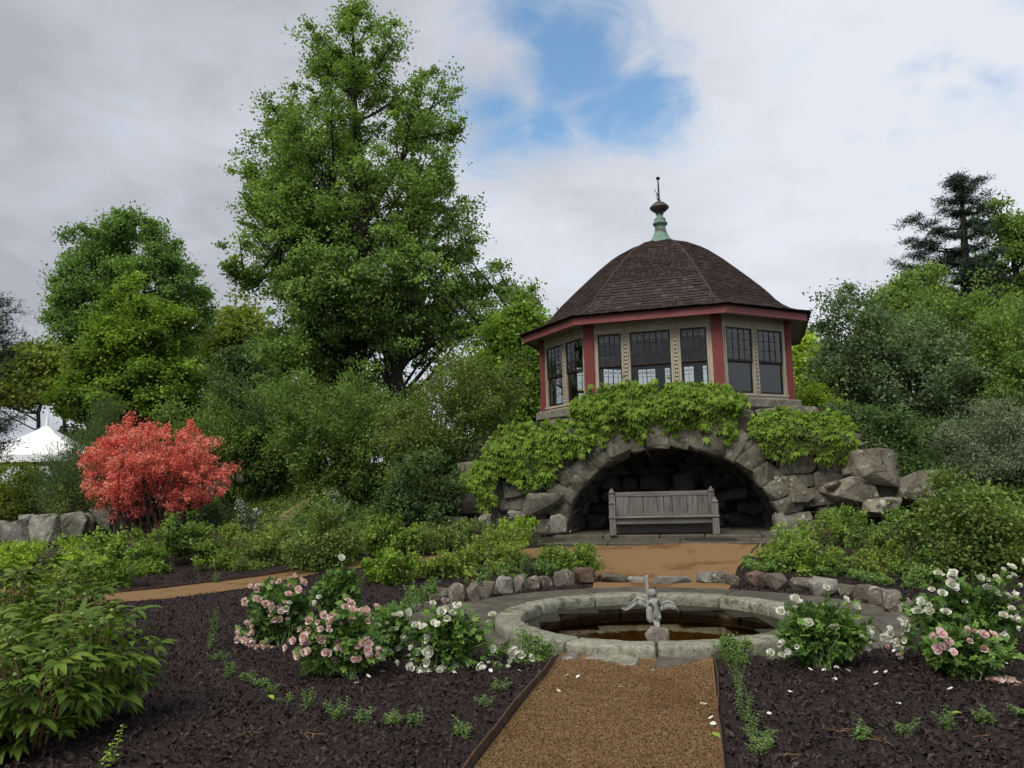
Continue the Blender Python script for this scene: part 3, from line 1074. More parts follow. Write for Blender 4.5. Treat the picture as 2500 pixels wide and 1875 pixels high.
GRP = 'rocks edging the fountain circle'
left_rocks = [(zl(1120, 1215, 1030, 1100), 'rock', 'small grey rock half hidden by white roses at the left end of the fountain circle'),
              (zl(1210, 1310, 1000, 1105), 'rock', 'rounded grey rock second from the left end of the fountain circle'),
              (zl(1250, 1370, 940, 1015), 'rock', 'grey lumpy rock in front of the flat topped one at the left curve'),
              (zl(1345, 1432, 985, 1040), 'rock', 'pale cream wedge of rock leaning at the foot of the left curve'),
              (zl(1290, 1425, 905, 1000), 'rock', 'broad flat topped grey rock at the left curve of the circle'),
              (zl(1402, 1522, 865, 1035), 'rock', 'tall upright grey rock, highest of the left curve'),
              (zl(1550, 1640, 860, 1025), 'rock', 'narrow upright rock just right of the tall one in the left curve'),
              (zl(1630, 1795, 855, 990), 'rock', 'wide slanting grey rock right of the narrow upright one'),
              (zl(1775, 1905, 808, 955), 'wall', 'lichen crusted pale rock between the slanting rock and the blocky one'),
              (z3(200, 267, 205, 287), 'rock', 'squared upright rock, sixth left of the gravel court gap'),
              (z3(266, 322, 207, 278), 'rock', 'slim tapering rock, fifth left of the gravel court gap'),
              (z3(315, 388, 207, 272), 'rock', 'dark slanted rock, fourth left of the gravel court gap'),
              (z3(388, 482, 181, 257), 'rock', 'large dark pointed rock, third left of the gravel court gap'),
              (z3(486, 580, 174, 250), 'rock_brown', 'rusty brown blocky rock at the left corner of the gravel court'),
              (z3(568, 613, 192, 244), 'rock_brown', 'small brown rock tucked right of the rusty blocky one')]
low_rocks = [(z3(612, 742, 198, 246), 'slate', 'dark flat kerb stone at the left end of the court edge'),
             (z3(738, 832, 212, 246), 'wall', 'low lichened kerb stone left of the statue along the court edge'),
             (z3(850, 1042, 205, 250), 'wall', 'long low lichened kerb stone right of the statue along the court edge'),
             (z3(1068, 1142, 187, 248), 'wall', 'rounded white lichened rock on the court edge'),
             (z3(1130, 1212, 189, 250), 'rock', 'smooth mauve grey rock beside the white lichened one'),
             (z3(1200, 1264, 195, 257), 'rock', 'tilted grey rock at the right corner of the gravel court')]
right_rocks = [(z3(1298, 1386, 187, 260), 'rock_brown', 'tan faceted rock, first in the right curve after the court'),
               (z3(1384, 1518, 193, 274), 'rock', 'long slumped dark rock, second in the right curve'),
               (z3(1514, 1630, 219, 282), 'rock', 'low flat dark rock, third in the right curve'),
               (z3(1608, 1742, 213, 305), 'wall', 'broad lichened boulder, fourth in the right curve'),
               (z3(1738, 1816, 240, 305), 'rock', 'plain grey rock right of the broad lichened boulder'),
               (z3(1816, 1892, 247, 332), 'rock', 'rounded tan grey rock left of the twin upright one'),
               (z3(1880, 1962, 249, 352), 'rock', 'upright egg shaped rock in the right curve'),
               (z3(1952, 2032, 264, 387), 'rock', 'tall blocky rock near the right end of the circle'),
               (z3(2028, 2088, 313, 388), 'rock', 'slender rock leaning on the tall blocky one at right'),
               (z3(2080, 2170, 372, 420), 'rock', 'flat rock at the right end of the circle behind roses')]
for i, (bx, m, lb) in enumerate(left_rocks + low_rocks + right_rocks):
    px_rock('border_rock', bx, MT[m], 100 + i, lb, 'rock', GRP, boxy=0.6, n=24, bevel=0.13, rough=0.09)
for i, (bx, m, lb) in enumerate([(z3(515, 802, 588, 652), 'coping', 'broad lichened stepping stone between the path and the coping'),
                                 (z3(428, 517, 580, 616), 'rock', 'small rounded flat stone at the left corner of the path end'),
                                 (z3(828, 1095, 604, 658), 'slate', 'dark flat stepping stone at the right of the path end'),
                                 (z3(362, 472, 533, 584), 'slate', 'grey flat stone under the left front of the coping')]):
    x0, x1, y0, y1 = bx
    a, b = ground(x0, (y0 + y1) / 2), ground(x1, (y0 + y1) / 2)
    n_, f_ = ground((x0 + x1) / 2, y1), ground((x0 + x1) / 2, y0)
    me = rock_mesh('stepping_stone', MT[m], 300 + i, abs(b[0] - a[0]) * 1.05, abs(f_[1] - n_[1]) * 1.1, 0.12, n=22, boxy=0.6, bevel=0.12, rough=0.08)
    o = link('stepping_stone', me, None, ((a[0] + b[0]) / 2, (n_[1] + f_[1]) / 2, 0.0))
    o.rotation_euler = (0, 0, -AX)
    props(o, lb, 'stone', 'flat stones at the head of the path')

# ------------------------------------------------------------------ grotto with its stone arch
AW, AH = 2.25, 1.84                 # arch half width and rise above the floor


def top_z(u):
    return float(np.interp(u, [-5.2, -4.6, -4, -3, -2, -1, 1.6, 2.4, 3.2, 3.9, 4.5, 5.0], [0.9, 1.4, 1.8, 2.3, 2.6, 2.75, 2.75, 2.55, 2.3, 1.9, 1.3, 0.6]))


def build_grotto():
    g = thing('grotto', 'low rustic stone grotto with a wide rough arch below the pavilion', 'grotto', (OG[0], OG[1], ZG), -AX)
    rg = np.random.default_rng(12)
    # arch stones
    n = 18
    ed = np.linspace(0.0, PI, n + 1)
    ed[1:-1] += rg.uniform(-0.035, 0.035, n - 1)

    def arc(t, k=0.0):
        return np.array([-math.cos(t) * (AW + k), math.sin(t) * (AH + k)])
    for i in range(n):
        t0, t1 = ed[i], ed[i + 1]
        dep = rg.uniform(0.46, 0.72)
        pa, pb = arc(t0), arc(t1)
        qa, qb = arc(t0, dep), arc(t1, dep)
        cx = (pa + pb + qa + qb) / 4
        wid = (np.linalg.norm(pb - pa) + np.linalg.norm(qb - qa)) / 2
        o = link('arch_stone', rock_mesh('arch_stone', MT['grotto'], 400 + i, wid * 1.14, 0.62, dep * 1.14, n=34, boxy=0.97, bevel=0.045, rough=0.035), g,
                 (cx[0], 0.16 + rg.uniform(-0.05, 0.05), cx[1]))
        dr = (qa + qb) / 2 - (pa + pb) / 2
        o.rotation_euler = (0, math.atan2(dr[0], dr[1]) + rg.uniform(-0.04, 0.04), 0)
    # rubble of the face
    z = 0.0
    k = 0
    row = 0
    while z < 3.1:
        h = rg.uniform(0.36, 0.62)
        u = -4.9 + rg.uniform(0, 0.3)
        while u < 3.7:
            w = rg.uniform(0.5, 1.25)
            cu, cz = u + w / 2, z + h / 2
            u += w
            e = (cu / (AW + 0.50)) ** 2 + (max(0, cz) / (AH + 0.50)) ** 2
            if e < 1.03 or cz > top_z(cu):
                continue
            o = link('stone', rock_mesh('stone', MT['grotto'], 500 + k, w * 1.15, 0.55, h * 1.2, n=28, boxy=0.92, bevel=0.05, rough=0.045), g,
                     (cu, 0.24 + rg.uniform(-0.05, 0.05) + 0.10 * max(0, abs(cu) - 3.4), cz))
            o.rotation_euler = (rg.uniform(-.08, .08), rg.uniform(-.16, .16), rg.uniform(-.1, .1))
            k += 1
        z += h * 0.93
        row += 1
    # backing behind the joints
    s = 0.12
    V, F = [], []
    idx = {}

    def vid(a, b, c):
        key = (round(a, 3), round(b, 3), round(c, 3))
        if key not in idx:
            idx[key] = len(V)
            V.append(key)
        return idx[key]
    for u in np.arange(-4.8, 4.45, s):
        for zz in np.arange(-0.1, 3.2, s):
            cu, cz = u + s / 2, zz + s / 2
            if (cu / (AW + 0.12)) ** 2 + (max(0, cz) / (AH + 0.12)) ** 2 < 1 or cz > top_z(cu) - 0.08:
                continue
            yy = 0.30 + 0.10 * max(0, abs(cu) - 3.4)
            F.append((vid(u, yy, zz), vid(u + s, yy, zz), vid(u + s, yy, zz + s), vid(u, yy, zz + s)))
    link('backing', mesh_np('backing', np.array(V), np.array(F), MT['mortar'], False), g)
    # the vault: rings of rough stones going in, and a rubble back wall
    k = 0
    for j in range(3):
        yc = 0.62 + 0.5 * j
        m = 15
        for i in range(m):
            t = (i + 0.5 + 0.3 * (j % 2)) / m * PI
            if t > PI:
                continue
            kk = 0.10 - 0.08 * j + rg.uniform(-0.05, 0.05)
            p = arc(t, kk + 0.10)
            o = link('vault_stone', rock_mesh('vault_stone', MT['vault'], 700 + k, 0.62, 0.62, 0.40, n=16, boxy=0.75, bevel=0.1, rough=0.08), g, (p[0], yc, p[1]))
            o.rotation_euler = (0, math.atan2(-math.cos(t), math.sin(t)) + rg.uniform(-.1, .1), rg.uniform(-.2, .2))
            k += 1
    z = 0
    while z < AH + 0.1:
        h = rg.uniform(0.24, 0.40)
        half = AW * math.sqrt(max(0.02, 1 - min(0.98, z / (AH + 0.1)) ** 2)) + 0.2
        u = -half
        while u < half:
            w = rg.uniform(0.35, 0.8)
            cu = u + w / 2
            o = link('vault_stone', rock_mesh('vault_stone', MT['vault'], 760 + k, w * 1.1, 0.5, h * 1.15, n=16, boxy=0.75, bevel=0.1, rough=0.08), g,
                     (cu, 2.0 - 0.10 * (cu ** 2) / AW + rg.uniform(-.1, .1), z + h / 2))
            o.rotation_euler = (rg.uniform(-.1, .1), rg.uniform(-.15, .15), 0.0)
            u += w
            k += 1
        z += h * 0.93
    b = MB()
    pts = [arc(t, 0.28) for t in np.linspace(0, PI, 25)]
    vs = [(p[0], 0.3, p[1]) for p in pts] + [(p[0], 2.3, p[1]) for p in pts] + [(p[0], 2.3, -0.2) for p in pts]
    m = 25
    b.raw(vs, [(i, i + 1, m + i + 1, m + i) for i in range(m - 1)] + [(m + i, m + i + 1, 2 * m + i + 1, 2 * m + i) for i in range(m - 1)])
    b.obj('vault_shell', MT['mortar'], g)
    # steps and floor
    st = thing('terrace', None, None, (OG[0], OG[1], 0), -AX)
    props(st, kind='structure')
    for (v0, v1, z1, u0, u1, ws) in ((-1.72, -0.62, 0.375, -2.9, 2.6, (1.3, 1.9)), (-0.64, 0.35, 0.445, -2.45, 2.3, (0.55, 1.25)), (0.36, 1.1, 0.440, -2.3, 2.3, (0.7, 1.4)), (1.11, 2.1, 0.440, -2.2, 2.2, (0.7, 1.4))):
        u = u0
        while u < u1 - 0.2:
            w = min(rg.uniform(*ws), u1 - u)
            b = MB()
            j0 = rg.uniform(-0.05, 0.04)
            b.box(u + 0.008, u + w - 0.008, v0 + j0 + 0.01, v1 - 0.006, z1 - 0.28, z1 + rg.uniform(-0.008, 0.006))
            o = b.obj('step_slab', MT['slate'], st, bevel=0.014)
            o.rotation_euler = (0, rg.uniform(-.003, .003), rg.uniform(-.008, .008))
            u += w
    return g


build_grotto()

# boulders beside the grotto; each at its own distance, resting on its neighbours
Z2 = lambda x0, x1, y0, y1: (1050 + x0 * .5877, 1050 + x1 * .5877, 900 + y0 * .5877, 900 + y1 * .5877)
BG = 'boulders heaped beside the grotto'
for i, (bx, d, m, lb, kw) in enumerate([
    (Z2(1755, 1975, 318, 490), 16.9, 'boulder', 'largest pale domed boulder on top of the heap right of the arch', dict(boxy=.08, n=60)),
    (Z2(1962, 2160, 420, 560), 17.2, 'boulder', 'sloping grey boulder at the far right end of the heap', dict(boxy=.15, n=50)),
    (Z2(1672, 1910, 442, 572), 16.5, 'boulder', 'tan wedge shaped boulder below the domed one', dict(boxy=.4, n=18)),
    (Z2(1805, 2010, 536, 625), 16.2, 'boulder', 'low mossy boulder at the foot of the heap behind the perennials', dict(boxy=.4, n=18)),
    (Z2(1652, 1718, 462, 502), 16.3, 'boulder', 'small round stone wedged left of the tan boulder', dict(boxy=.2, n=16)),
    (Z2(1428, 1500, 592, 672), 16.3, 'wall', 'pale whitish rock at the right foot of the arch', dict(boxy=.5, n=14)),
    (Z2(1575, 1705, 648, 712), 15.8, 'rock_brown', 'tan rounded boulder in the right planting below the arch', dict(boxy=.3, n=16)),
    (Z2(1425, 1570, 668, 702), 16.0, 'wall', 'low flat pale ledge stone right of the terrace', dict(boxy=.7, n=16)),
    (Z2(1735, 1822, 303, 326), 17.2, 'boulder', 'thin flat slab lying above the domed boulder', dict(boxy=.7, n=14)),
    (Z2(1500, 1600, 440, 560), 16.75, 'boulder', 'lichen blotched face stone right of the arch', dict(boxy=.6, n=18)),
    (Z2(60, 235, 515, 602), 16.2, 'boulder_dark', 'black wet looking boulder overhanging left of the arch', dict(boxy=.45, n=20)),
    (Z2(75, 152, 600, 690), 15.9, 'rock', 'grey triangular stone under the black boulder', dict(boxy=.3, n=12)),
    (Z2(140, 260, 598, 690), 16.2, 'grotto', 'shaded block behind the triangular stone', dict(boxy=.7, n=16)),
    (Z2(395, 575, 508, 608), 16.45, 'grotto', 'big squared block at the left springing of the arch', dict(boxy=.8, n=22)),
    (Z2(500, 575, 602, 692), 16.3, 'wall', 'pale lichened stone at the left foot of the arch', dict(boxy=.5, n=16)),
    (Z2(320, 405, 580, 625), 16.2, 'wall', 'small pale stone among shrubs left of the arch', dict(boxy=.4, n=16)),
]):
    uu_ = ((bx[0] + bx[1]) / 2 - 1637) / 112
    d = 16.72 - 0.225 * uu_ + (d - 16.5) * 0.35
    o = px_rock('boulder', bx, MT[m], 900 + i, lb, 'boulder', BG, depth=d, deep=0.75, sink=0.06, bevel=0.12, rough=0.10, **kw)

# ------------------------------------------------------------------ bench


def build_bench():
    a = ray(1622, 1306)
    p = np.array([0, 0, EYE]) + a * ((ZG - EYE) / a[2])
    k = p[1] / 17.0
    b_ = thing('bench', 'weathered silver grey wooden bench with pointed posts under the arch', 'bench', (p[0], p[1], ZG + 0.004), rad(-7))
    Lh, dp = 1.16 * k, 0.52
    pw = 0.135
    for s in (-1, 1):
        for (y, h, nm) in ((0.0, 0.80 * k, 'front_post'), (dp, 1.02 * k, 'rear_post')):
            x = s * (Lh - pw / 2)
            m = MB()
            h0 = h - 0.115
            m.box(x - pw / 2, x + pw / 2, y - pw / 2, y + pw / 2, 0, h0 - 0.035)
            m.box(x - pw / 2 + .012, x + pw / 2 - .012, y - pw / 2 + .012, y + pw / 2 - .012, h0 - 0.035, h0)
            c = pw / 2 + 0.006
            m.raw([(x - c, y - c, h0), (x + c, y - c, h0), (x + c, y + c, h0), (x - c, y + c, h0), (x, y, h)], [(3, 2, 1, 0), (0, 1, 4), (1, 2, 4), (2, 3, 4), (3, 0, 4)])
            m.obj('post', MT['bench'], b_, bevel=0.006)
    m = MB().box(-Lh - 0.012, Lh + 0.012, -0.085, dp - 0.1, 0.362 * k, 0.398 * k)
    m.obj('seat', MT['bench_rail'], b_, bevel=0.006)
    MB().box(-Lh + pw, Lh - pw, -0.02, 0.015, 0.235 * k, 0.355 * k).obj('apron', MT['bench_rail'], b_, bevel=0.004).data.materials[0] = MT['bench_rail']
    MB().box(-Lh + pw, Lh - pw, dp - .02, dp + .03, 0.815 * k, 0.915 * k).obj('top_rail', MT['bench_rail'], b_, bevel=0.006)
    MB().box(-Lh + pw, Lh - pw, dp - .02, dp + .03, 0.398 * k, 0.43 * k).obj('bottom_rail', MT['bench_rail'], b_, bevel=0.005)
    cuts = np.array([0, .150, .305, .455, .525, .615, .775, .885, 1.0]) * (2 * (Lh - pw)) - (Lh - pw)
    for i in range(len(cuts) - 1):
        MB().box(cuts[i] + .005, cuts[i + 1] - .005, dp - 0.008 + random.uniform(-.004, .004), dp + .018, 0.43 * k, 0.815 * k).obj('back_board', MT['bench'], b_, bevel=0.004)
    for s in (-1, 1):
        x = s * (Lh - pw / 2)
        MB().box(x - .025, x + .025, pw / 2, dp - pw / 2, 0.60 * k, 0.66 * k).obj('armrest', MT['bench'], b_, bevel=0.004)
        MB().box(x - .02, x + .02, pw / 2, dp - pw / 2, 0.24 * k, 0.36 * k).obj('side_rail', MT['bench'], b_, bevel=0.004)
    for i in range(3):
        MB().box(-Lh + pw, Lh - pw, 0.36 + .0, 0.40, 0.02, 0.22).obj('stretcher', MT['bench_rail'], b_, bevel=0.004) if i == 0 else None


build_bench()

# ------------------------------------------------------------------ pavilion
PL, PR = P(1331, 1007, 20.0), P(1931, 974, 18.2)


def build_pavilion():
    ud = PR[:2] - PL[:2]
    tot = np.linalg.norm(ud)
    yaw = math.atan2(ud[1], ud[0])
    uu = ud / tot
    bk = np.array([-uu[1], uu[0]])
    w = tot * 0.492
    nw = (tot - w) / 1.4142
    H = tot / 2
    cen = (PL[:2] + PR[:2]) / 2 + bk * (w / 2)
    zs = (PL[2] + PR[2]) / 2
    print('pavilion', cen, 'sill z', zs, 'w', w, nw, 'yaw', math.degrees(yaw))
    pv = thing('pavilion', 'octagonal garden pavilion with red posts and shingled dome roof on the stone base', 'pavilion', (cen[0], cen[1], zs), yaw)
    crn = [(-w / 2, -H), (w / 2, -H), (H, -w / 2), (H, w / 2), (w / 2, H), (-w / 2, H), (-H, w / 2), (-H, -w / 2)]
    ph = 1.90                                  # post height

    def ring(k):
        """Corners of the octagon pushed outward by k metres."""
        return [(x * (1 + k / (H * 0.985)), y * (1 + k / (H * 0.985))) for x, y in crn]
    rg = np.random.default_rng(4)
    # stone drum
    bz0 = -0.85
    MB().prism(ring(-0.12), bz0, -0.22).obj('base_core', MT['mortar'], pv)
    k = 0
    for f in (6, 7, 0, 1, 2):
        a, b = np.array(ring(-0.03)[f]), np.array(ring(-0.03)[(f + 1) % 8])
        ln = np.linalg.norm(b - a)
        e = (b - a) / ln
        ang = math.atan2(e[1], e[0])
        z = -0.24
        while z > -0.95:
            h = rg.uniform(0.15, 0.26)
            x = 0.0
            while x < ln:
                ww = rg.uniform(0.22, 0.5)
                q = a + e * min(x + ww / 2, ln)
                o = link('base_stone', rock_mesh('base_stone', MT['grotto'], 1100 + k, ww * 1.08, 0.3, h * 1.12, n=16, boxy=0.75, bevel=0.1, rough=0.06), pv, (q[0], q[1], z - h / 2))
                o.rotation_euler = (0, rg.uniform(-.08, .08), ang)
                x += ww
                k += 1
            z -= h * 0.95
    for f in range(8):
        i0, i1 = ring(-0.35), ring(0.22)
        b = MB()
        p = [i1[f], i1[(f + 1) % 8], i0[(f + 1) % 8], i0[f]]
        c = np.mean(p, 0)
        p = [tuple(np.array(q) + (c - np.array(q)) * 0.003) for q in p]
        b.prism(p, -0.235, -0.03)
        b.obj('sill_slab', MT['sill'], pv, bevel=0.02)
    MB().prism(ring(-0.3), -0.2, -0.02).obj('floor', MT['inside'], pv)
    # posts
    for i, (x, y) in enumerate(crn):
        b = MB()
        b.box(-0.115, 0.115, -0.115, 0.115, -0.03, ph)
        o = b.obj('post', MT['red'], pv, bevel=0.012)
        o.location = (x * 0.992, y * 0.992, 0)
        prev, nxt = np.array(crn[i - 1]), np.array(crn[(i + 1) % 8])
        wide_first = (i % 2 == 0)
        t = (nxt - np.array((x, y))) if wide_first else (np.array((x, y)) - prev)
        o.rotation_euler = (0, 0, math.atan2(t[1], t[0]))
    # walls and windows
    wt, wb = 1.60, 0.10
    bead = MB().box(-0.032, 0.032, -0.028, 0.0, -0.022, 0.022).mesh('bead', MT['cream'], bevel=0.01)
    rv, rf = [], []
    for i in range(10):
        a = 2 * PI * i / 10
        for r in (0.026, 0.042):
            rv.append((r * math.cos(a), 0, r * math.sin(a)))
    for i in range(10):
        j = (i + 1) % 10
        rf.append((2 * i, 2 * i + 1, 2 * j + 1, 2 * j))
    ringm = MB()
    ringm.raw([(x, -0.006, z) for x, y, z in rv] + [(x, 0.006, z) for x, y, z in rv],
              rf + [tuple(20 + i for i in q)[::-1] for q in rf] + [(2 * i + 1, 20 + 2 * i + 1, 20 + 2 * ((i + 1) % 10) + 1, 2 * ((i + 1) % 10) + 1) for i in range(10)])
    ringm = ringm.mesh('roundel', MT['roundel'])
    pane_cache = {}

    def pane_mesh(wd, ht):
        key = (round(wd, 3), round(ht, 3))
        if key not in pane_cache:
            pane_cache[key] = MB().box(-wd / 2, wd / 2, -0.003, 0.003, -ht / 2, ht / 2).mesh('pane', MT['glass'])
        return pane_cache[key]

    for f in range(8):
        a, b = np.array(crn[f]), np.array(crn[(f + 1) % 8])
        mid = (a + b) / 2
        ln = np.linalg.norm(b - a)
        e = (b - a) / ln
        ang = math.atan2(e[1], e[0])
        T = Matrix.Translation((mid[0], mid[1], 0)) @ Matrix.Rotation(ang, 4, 'Z')     # local: x along the face, -y outward
        wide = f % 2 == 0
        half = ln / 2 - 0.11
        seen = f in (0, 1, 7)
        solid = f in (2, 3)
        if wide:
            tot_w = 2 * half
            u = tot_w / 725.0
            wins = [(-half + 30 * u, -half + 175 * u, 4), (-half + 230 * u, -half + 475 * u, 6), (-half + 535 * u, -half + 690 * u, 4)]
            mulls = [-half + 202 * u, -half + 505 * u]
        else:
            mw, cw = 0.17, 0.10
            ww = (2 * half - mw - 2 * cw) / 2
            wins = [(-half + cw, -half + cw + ww, 4), (half - cw - ww, half - cw, 4)]
            mulls = [0.0]

        def place(o):
            o.matrix_local = T @ o.matrix_local
            return o
        if solid:
            place(MB().box(-half, half, -0.03, 0.04, -0.028, ph - 0.02).obj('wall', MT['cream'], pv))
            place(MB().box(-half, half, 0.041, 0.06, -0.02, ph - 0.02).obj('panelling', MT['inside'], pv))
            continue
        wall = MB()
        wall.box(-half, half, -0.03, 0.05, wt, ph - 0.02)
        wall.box(-half, half, -0.035, 0.05, -0.028, wb)
        xs = [-half] + [q for wn in wins for q in wn[:2]] + [half]
        for i in range(0, len(xs), 2):
            wall.box(xs[i], xs[i + 1], -0.03, 0.05, wb, wt)
        place(wall.obj('wall', MT['cream'], pv))
        tr = MB()
        tr.box(-half, half, -0.052, -0.032, wt + 0.115, wt + 0.145)
        tr.box(-half, half, -0.060, -0.037, wb - 0.05, wb - 0.005)
        for (x0, x1, n) in wins:
            tr.box(x0 - 0.035, x0 - 0.008, -0.05, -0.031, wb, wt)
            tr.box(x1 + 0.008, x1 + 0.035, -0.05, -0.031, wb, wt)
            tr.box(x0 - 0.035, x1 + 0.035, -0.051, -0.031, wt + 0.004, wt + 0.032)
        place(tr.obj('casing', MT['cream'], pv))
        for mx in mulls:
            mm = MB().box(mx - 0.055, mx - 0.036, -0.055, -0.031, wb, wt + 0.08).box(mx + 0.036, mx + 0.055, -0.055, -0.031, wb, wt + 0.08)
            mo = place(mm.obj('mullion', MT['cream'], pv))
            nb = 17
            for j in range(nb):
                zz = wb + 0.07 + (wt - wb - 0.05) * j / (nb - 1)
                o = link('bead', bead, mo, (mx, -0.031, zz))
        zm = (wb + wt) / 2 + 0.0
        for (x0, x1, n) in wins:
            wo = MB()
            fw = 0.035
            # upper sash, outermost
            up = [(x0, x0 + fw, zm - 0.02, wt), (x1 - fw, x1, zm - 0.02, wt), (x0 + fw, x1 - fw, wt - fw, wt), (x0 + fw, x1 - fw, zm - 0.02, zm + 0.025)]
            for q in up:
                wo.box(q[0], q[1], -0.028, 0.004, q[2], q[3])
            lowr = [(x0 + .003, x0 + fw, wb + .003, zm - 0.022), (x1 - fw, x1 - .003, wb + .003, zm - 0.022), (x0 + fw, x1 - fw, wb + .003, wb + 0.055), (x0 + fw, x1 - fw, zm - 0.055, zm - 0.022)]
            for q in lowr:
                wo.box(q[0], q[1], 0.008, 0.038, q[2], q[3])
            win = place(wo.obj('window', MT['sash'], pv))
            gx0, gx1, gz0, gz1 = x0 + fw, x1 - fw, zm + 0.025, wt - fw
            bars = MB()
            cw = (gx1 - gx0) / n
            ch = (gz1 - gz0) / 3
            for j in range(1, n):
                hw = 0.013 if j % 2 == 0 else 0.006
                bars.box(gx0 + j * cw - hw, gx0 + j * cw + hw, -0.022, -0.002, gz0, gz1)
            for j in range(1, 3):
                bars.box(gx0, gx1, -0.020, -0.004, gz0 + j * ch - 0.0055, gz0 + j * ch + 0.0055)
            bars.obj('glazing_bars', MT['sash'], win)
            if seen:
                for i in range(n):
                    for j in range(3):
                        o = link('pane', pane_mesh(cw - 0.004, ch - 0.004), win, (gx0 + (i + .5) * cw, -0.012, gz0 + (j + .5) * ch))
                        o.rotation_euler = (random.uniform(-.012, .012), 0, random.uniform(-.012, .012))
                        if j == 2:
                            link('roundel', ringm, win, (gx0 + (i + .5) * cw, -0.012, gz0 + (j + .55) * ch))
                o = link('pane', pane_mesh(x1 - x0 - 2 * fw, zm - 0.055 - wb - 0.055), win, ((x0 + x1) / 2, 0.022, (zm - 0.055 + wb + 0.055) / 2))
                o.rotation_euler = (0.006, 0, random.uniform(-.008, .008))
            else:
                pn = MB().box(gx0, gx1, -0.012, -0.009, gz0, gz1)
                pn.box(x0 + fw, x1 - fw, 0.02, 0.024, wb + 0.055, zm - 0.055)
                pn.obj('pane', MT['glass'], win)
                for i in range(n):
                    link('roundel', ringm, win, (gx0 + (i + .5) * cw, -0.012, gz0 + 2.55 * ch))
    # eaves
    ov = 0.46
    fz0, fz1 = ph - 0.10, ph + 0.085
    oc, oi = ring(ov), ring(ov - 0.045)
    for f in range(8):
        g = (f + 1) % 8
        b = MB()
        vs = [(*oc[f], fz0), (*oc[g], fz0), (*oi[g], fz0), (*oi[f], fz0), (*oc[f], fz1), (*oc[g], fz1), (*oi[g], fz1), (*oi[f], fz1)]
        b.raw(vs, [(0, 1, 5, 4), (3, 2, 1, 0), (2, 3, 7, 6), (4, 5, 6, 7)])
        b.obj('fascia', MT['fascia'], pv)
        b = MB()
        ins = ring(-0.2)
        sz = ph - 0.012
        vs = [(*oi[f], fz0 + 0.03), (*oi[g], fz0 + 0.03), (*ins[g], sz), (*ins[f], sz)]
        vs += [(x, y, z + 0.02) for x, y, z in vs]
        b.raw(vs, [(3, 2, 1, 0), (4, 5, 6, 7), (0, 1, 5, 4), (2, 3, 7, 6)])
        b.obj('soffit', MT['soffit'], pv)
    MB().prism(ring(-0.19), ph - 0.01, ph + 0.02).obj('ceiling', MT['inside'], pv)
    # roof
    za = P(1600, 597, cen[1])[2] - zs + 0.03
    rz0 = fz1 + 0.01
    hh = za - rz0
    rp = np.array([1.02, .93, .863, .80, .738, .604, .449, .335, .20, .07])
    hp = np.array([0, .027, .075, .158, .27, .465, .68, .82, .932, 1.0])
    base_c = np.array(ring(ov + 0.03))

    def prof(t):
        """t along the rafter 0..1 -> radius share, height."""
        return np.interp(t, TT, rp), rz0 + hh * np.interp(t, TT, hp)
    seg = np.hypot(np.diff(rp) * (H + ov), np.diff(hp) * hh)
    arc_len = seg.sum()
    TT = np.concatenate([[0], np.cumsum(seg)]) / arc_len
    roof = MB()
    tl = np.linspace(0, 1, 24)
    vs = []
    for t in tl:
        r, z = prof(t)
        for c in base_c:
            vs.append((c[0] * r * 0.995, c[1] * r * 0.995, z - 0.02))
    fs = [(j * 8 + i, j * 8 + (i + 1) % 8, (j + 1) * 8 + (i + 1) % 8, (j + 1) * 8 + i) for j in range(23) for i in range(8)]
    fs.append(tuple(range(8))[::-1])
    roof.raw(vs, fs)
    rf_o = roof.obj('roof', MT['mortar'], pv)
    field_V, field_F, field_R = [], [], []
    nv = 0
    single = []
    ncourse = int(arc_len / 0.112)
    for f in range(8):
        ca, cb = base_c[f], base_c[(f + 1) % 8]
        for j in range(ncourse):
            t0 = j / ncourse
            t1 = min(1.0, (j + 1.35) / ncourse)
            ra, za_ = prof(t0)
            rb, zb_ = prof(t1)
            A0, B0 = np.array([*(ca * ra), za_]), np.array([*(cb * ra), za_])
            A1, B1 = np.array([*(ca * rb), zb_]), np.array([*(cb * rb), zb_])
            nrm = unit(np.cross(B0 - A0, A1 - A0))
            wd = np.linalg.norm(B0 - A0)
            x = -rg.uniform(0, 0.12)
            while x < wd:
                sw = rg.uniform(0.10, 0.19)
                s0, s1 = max(0, x + 0.004) / wd, min(wd, x + sw - 0.004) / wd
                x += sw
                if s1 - s0 < 0.01:
                    continue
                lift = 0.030 + rg.uniform(-0.007, 0.008)
                dn = (A0 - A1) * rg.uniform(-0.03, 0.05)
                q = [A0 + (B0 - A0) * s0 + dn, A0 + (B0 - A0) * s1 + dn, A1 + (B1 - A1) * s1, A1 + (B1 - A1) * s0]
                v8 = [q[0] + nrm * lift, q[1] + nrm * (lift + rg.uniform(-.003, .003)), q[2] + nrm * 0.008, q[3] + nrm * 0.008,
                      q[0] + nrm * (lift - 0.02), q[1] + nrm * (lift - 0.02), q[2] - nrm * 0.005, q[3] - nrm * 0.005]
                fq = np.array([(0, 1, 2, 3), (4, 5, 1, 0), (5, 6, 2, 1), (7, 4, 0, 3)])
                if f in (0, 1) and 0 < j and (f == 0 and j < 15 or f == 1 and j < 6) and len(single) < 298 and s1 - s0 > 0.03:
                    single.append((v8, fq))
                else:
                    field_V += v8
                    field_F.append(fq + nv)
                    field_R += [float(rg.beta(2, 2.4))] * 8
                    nv += 8
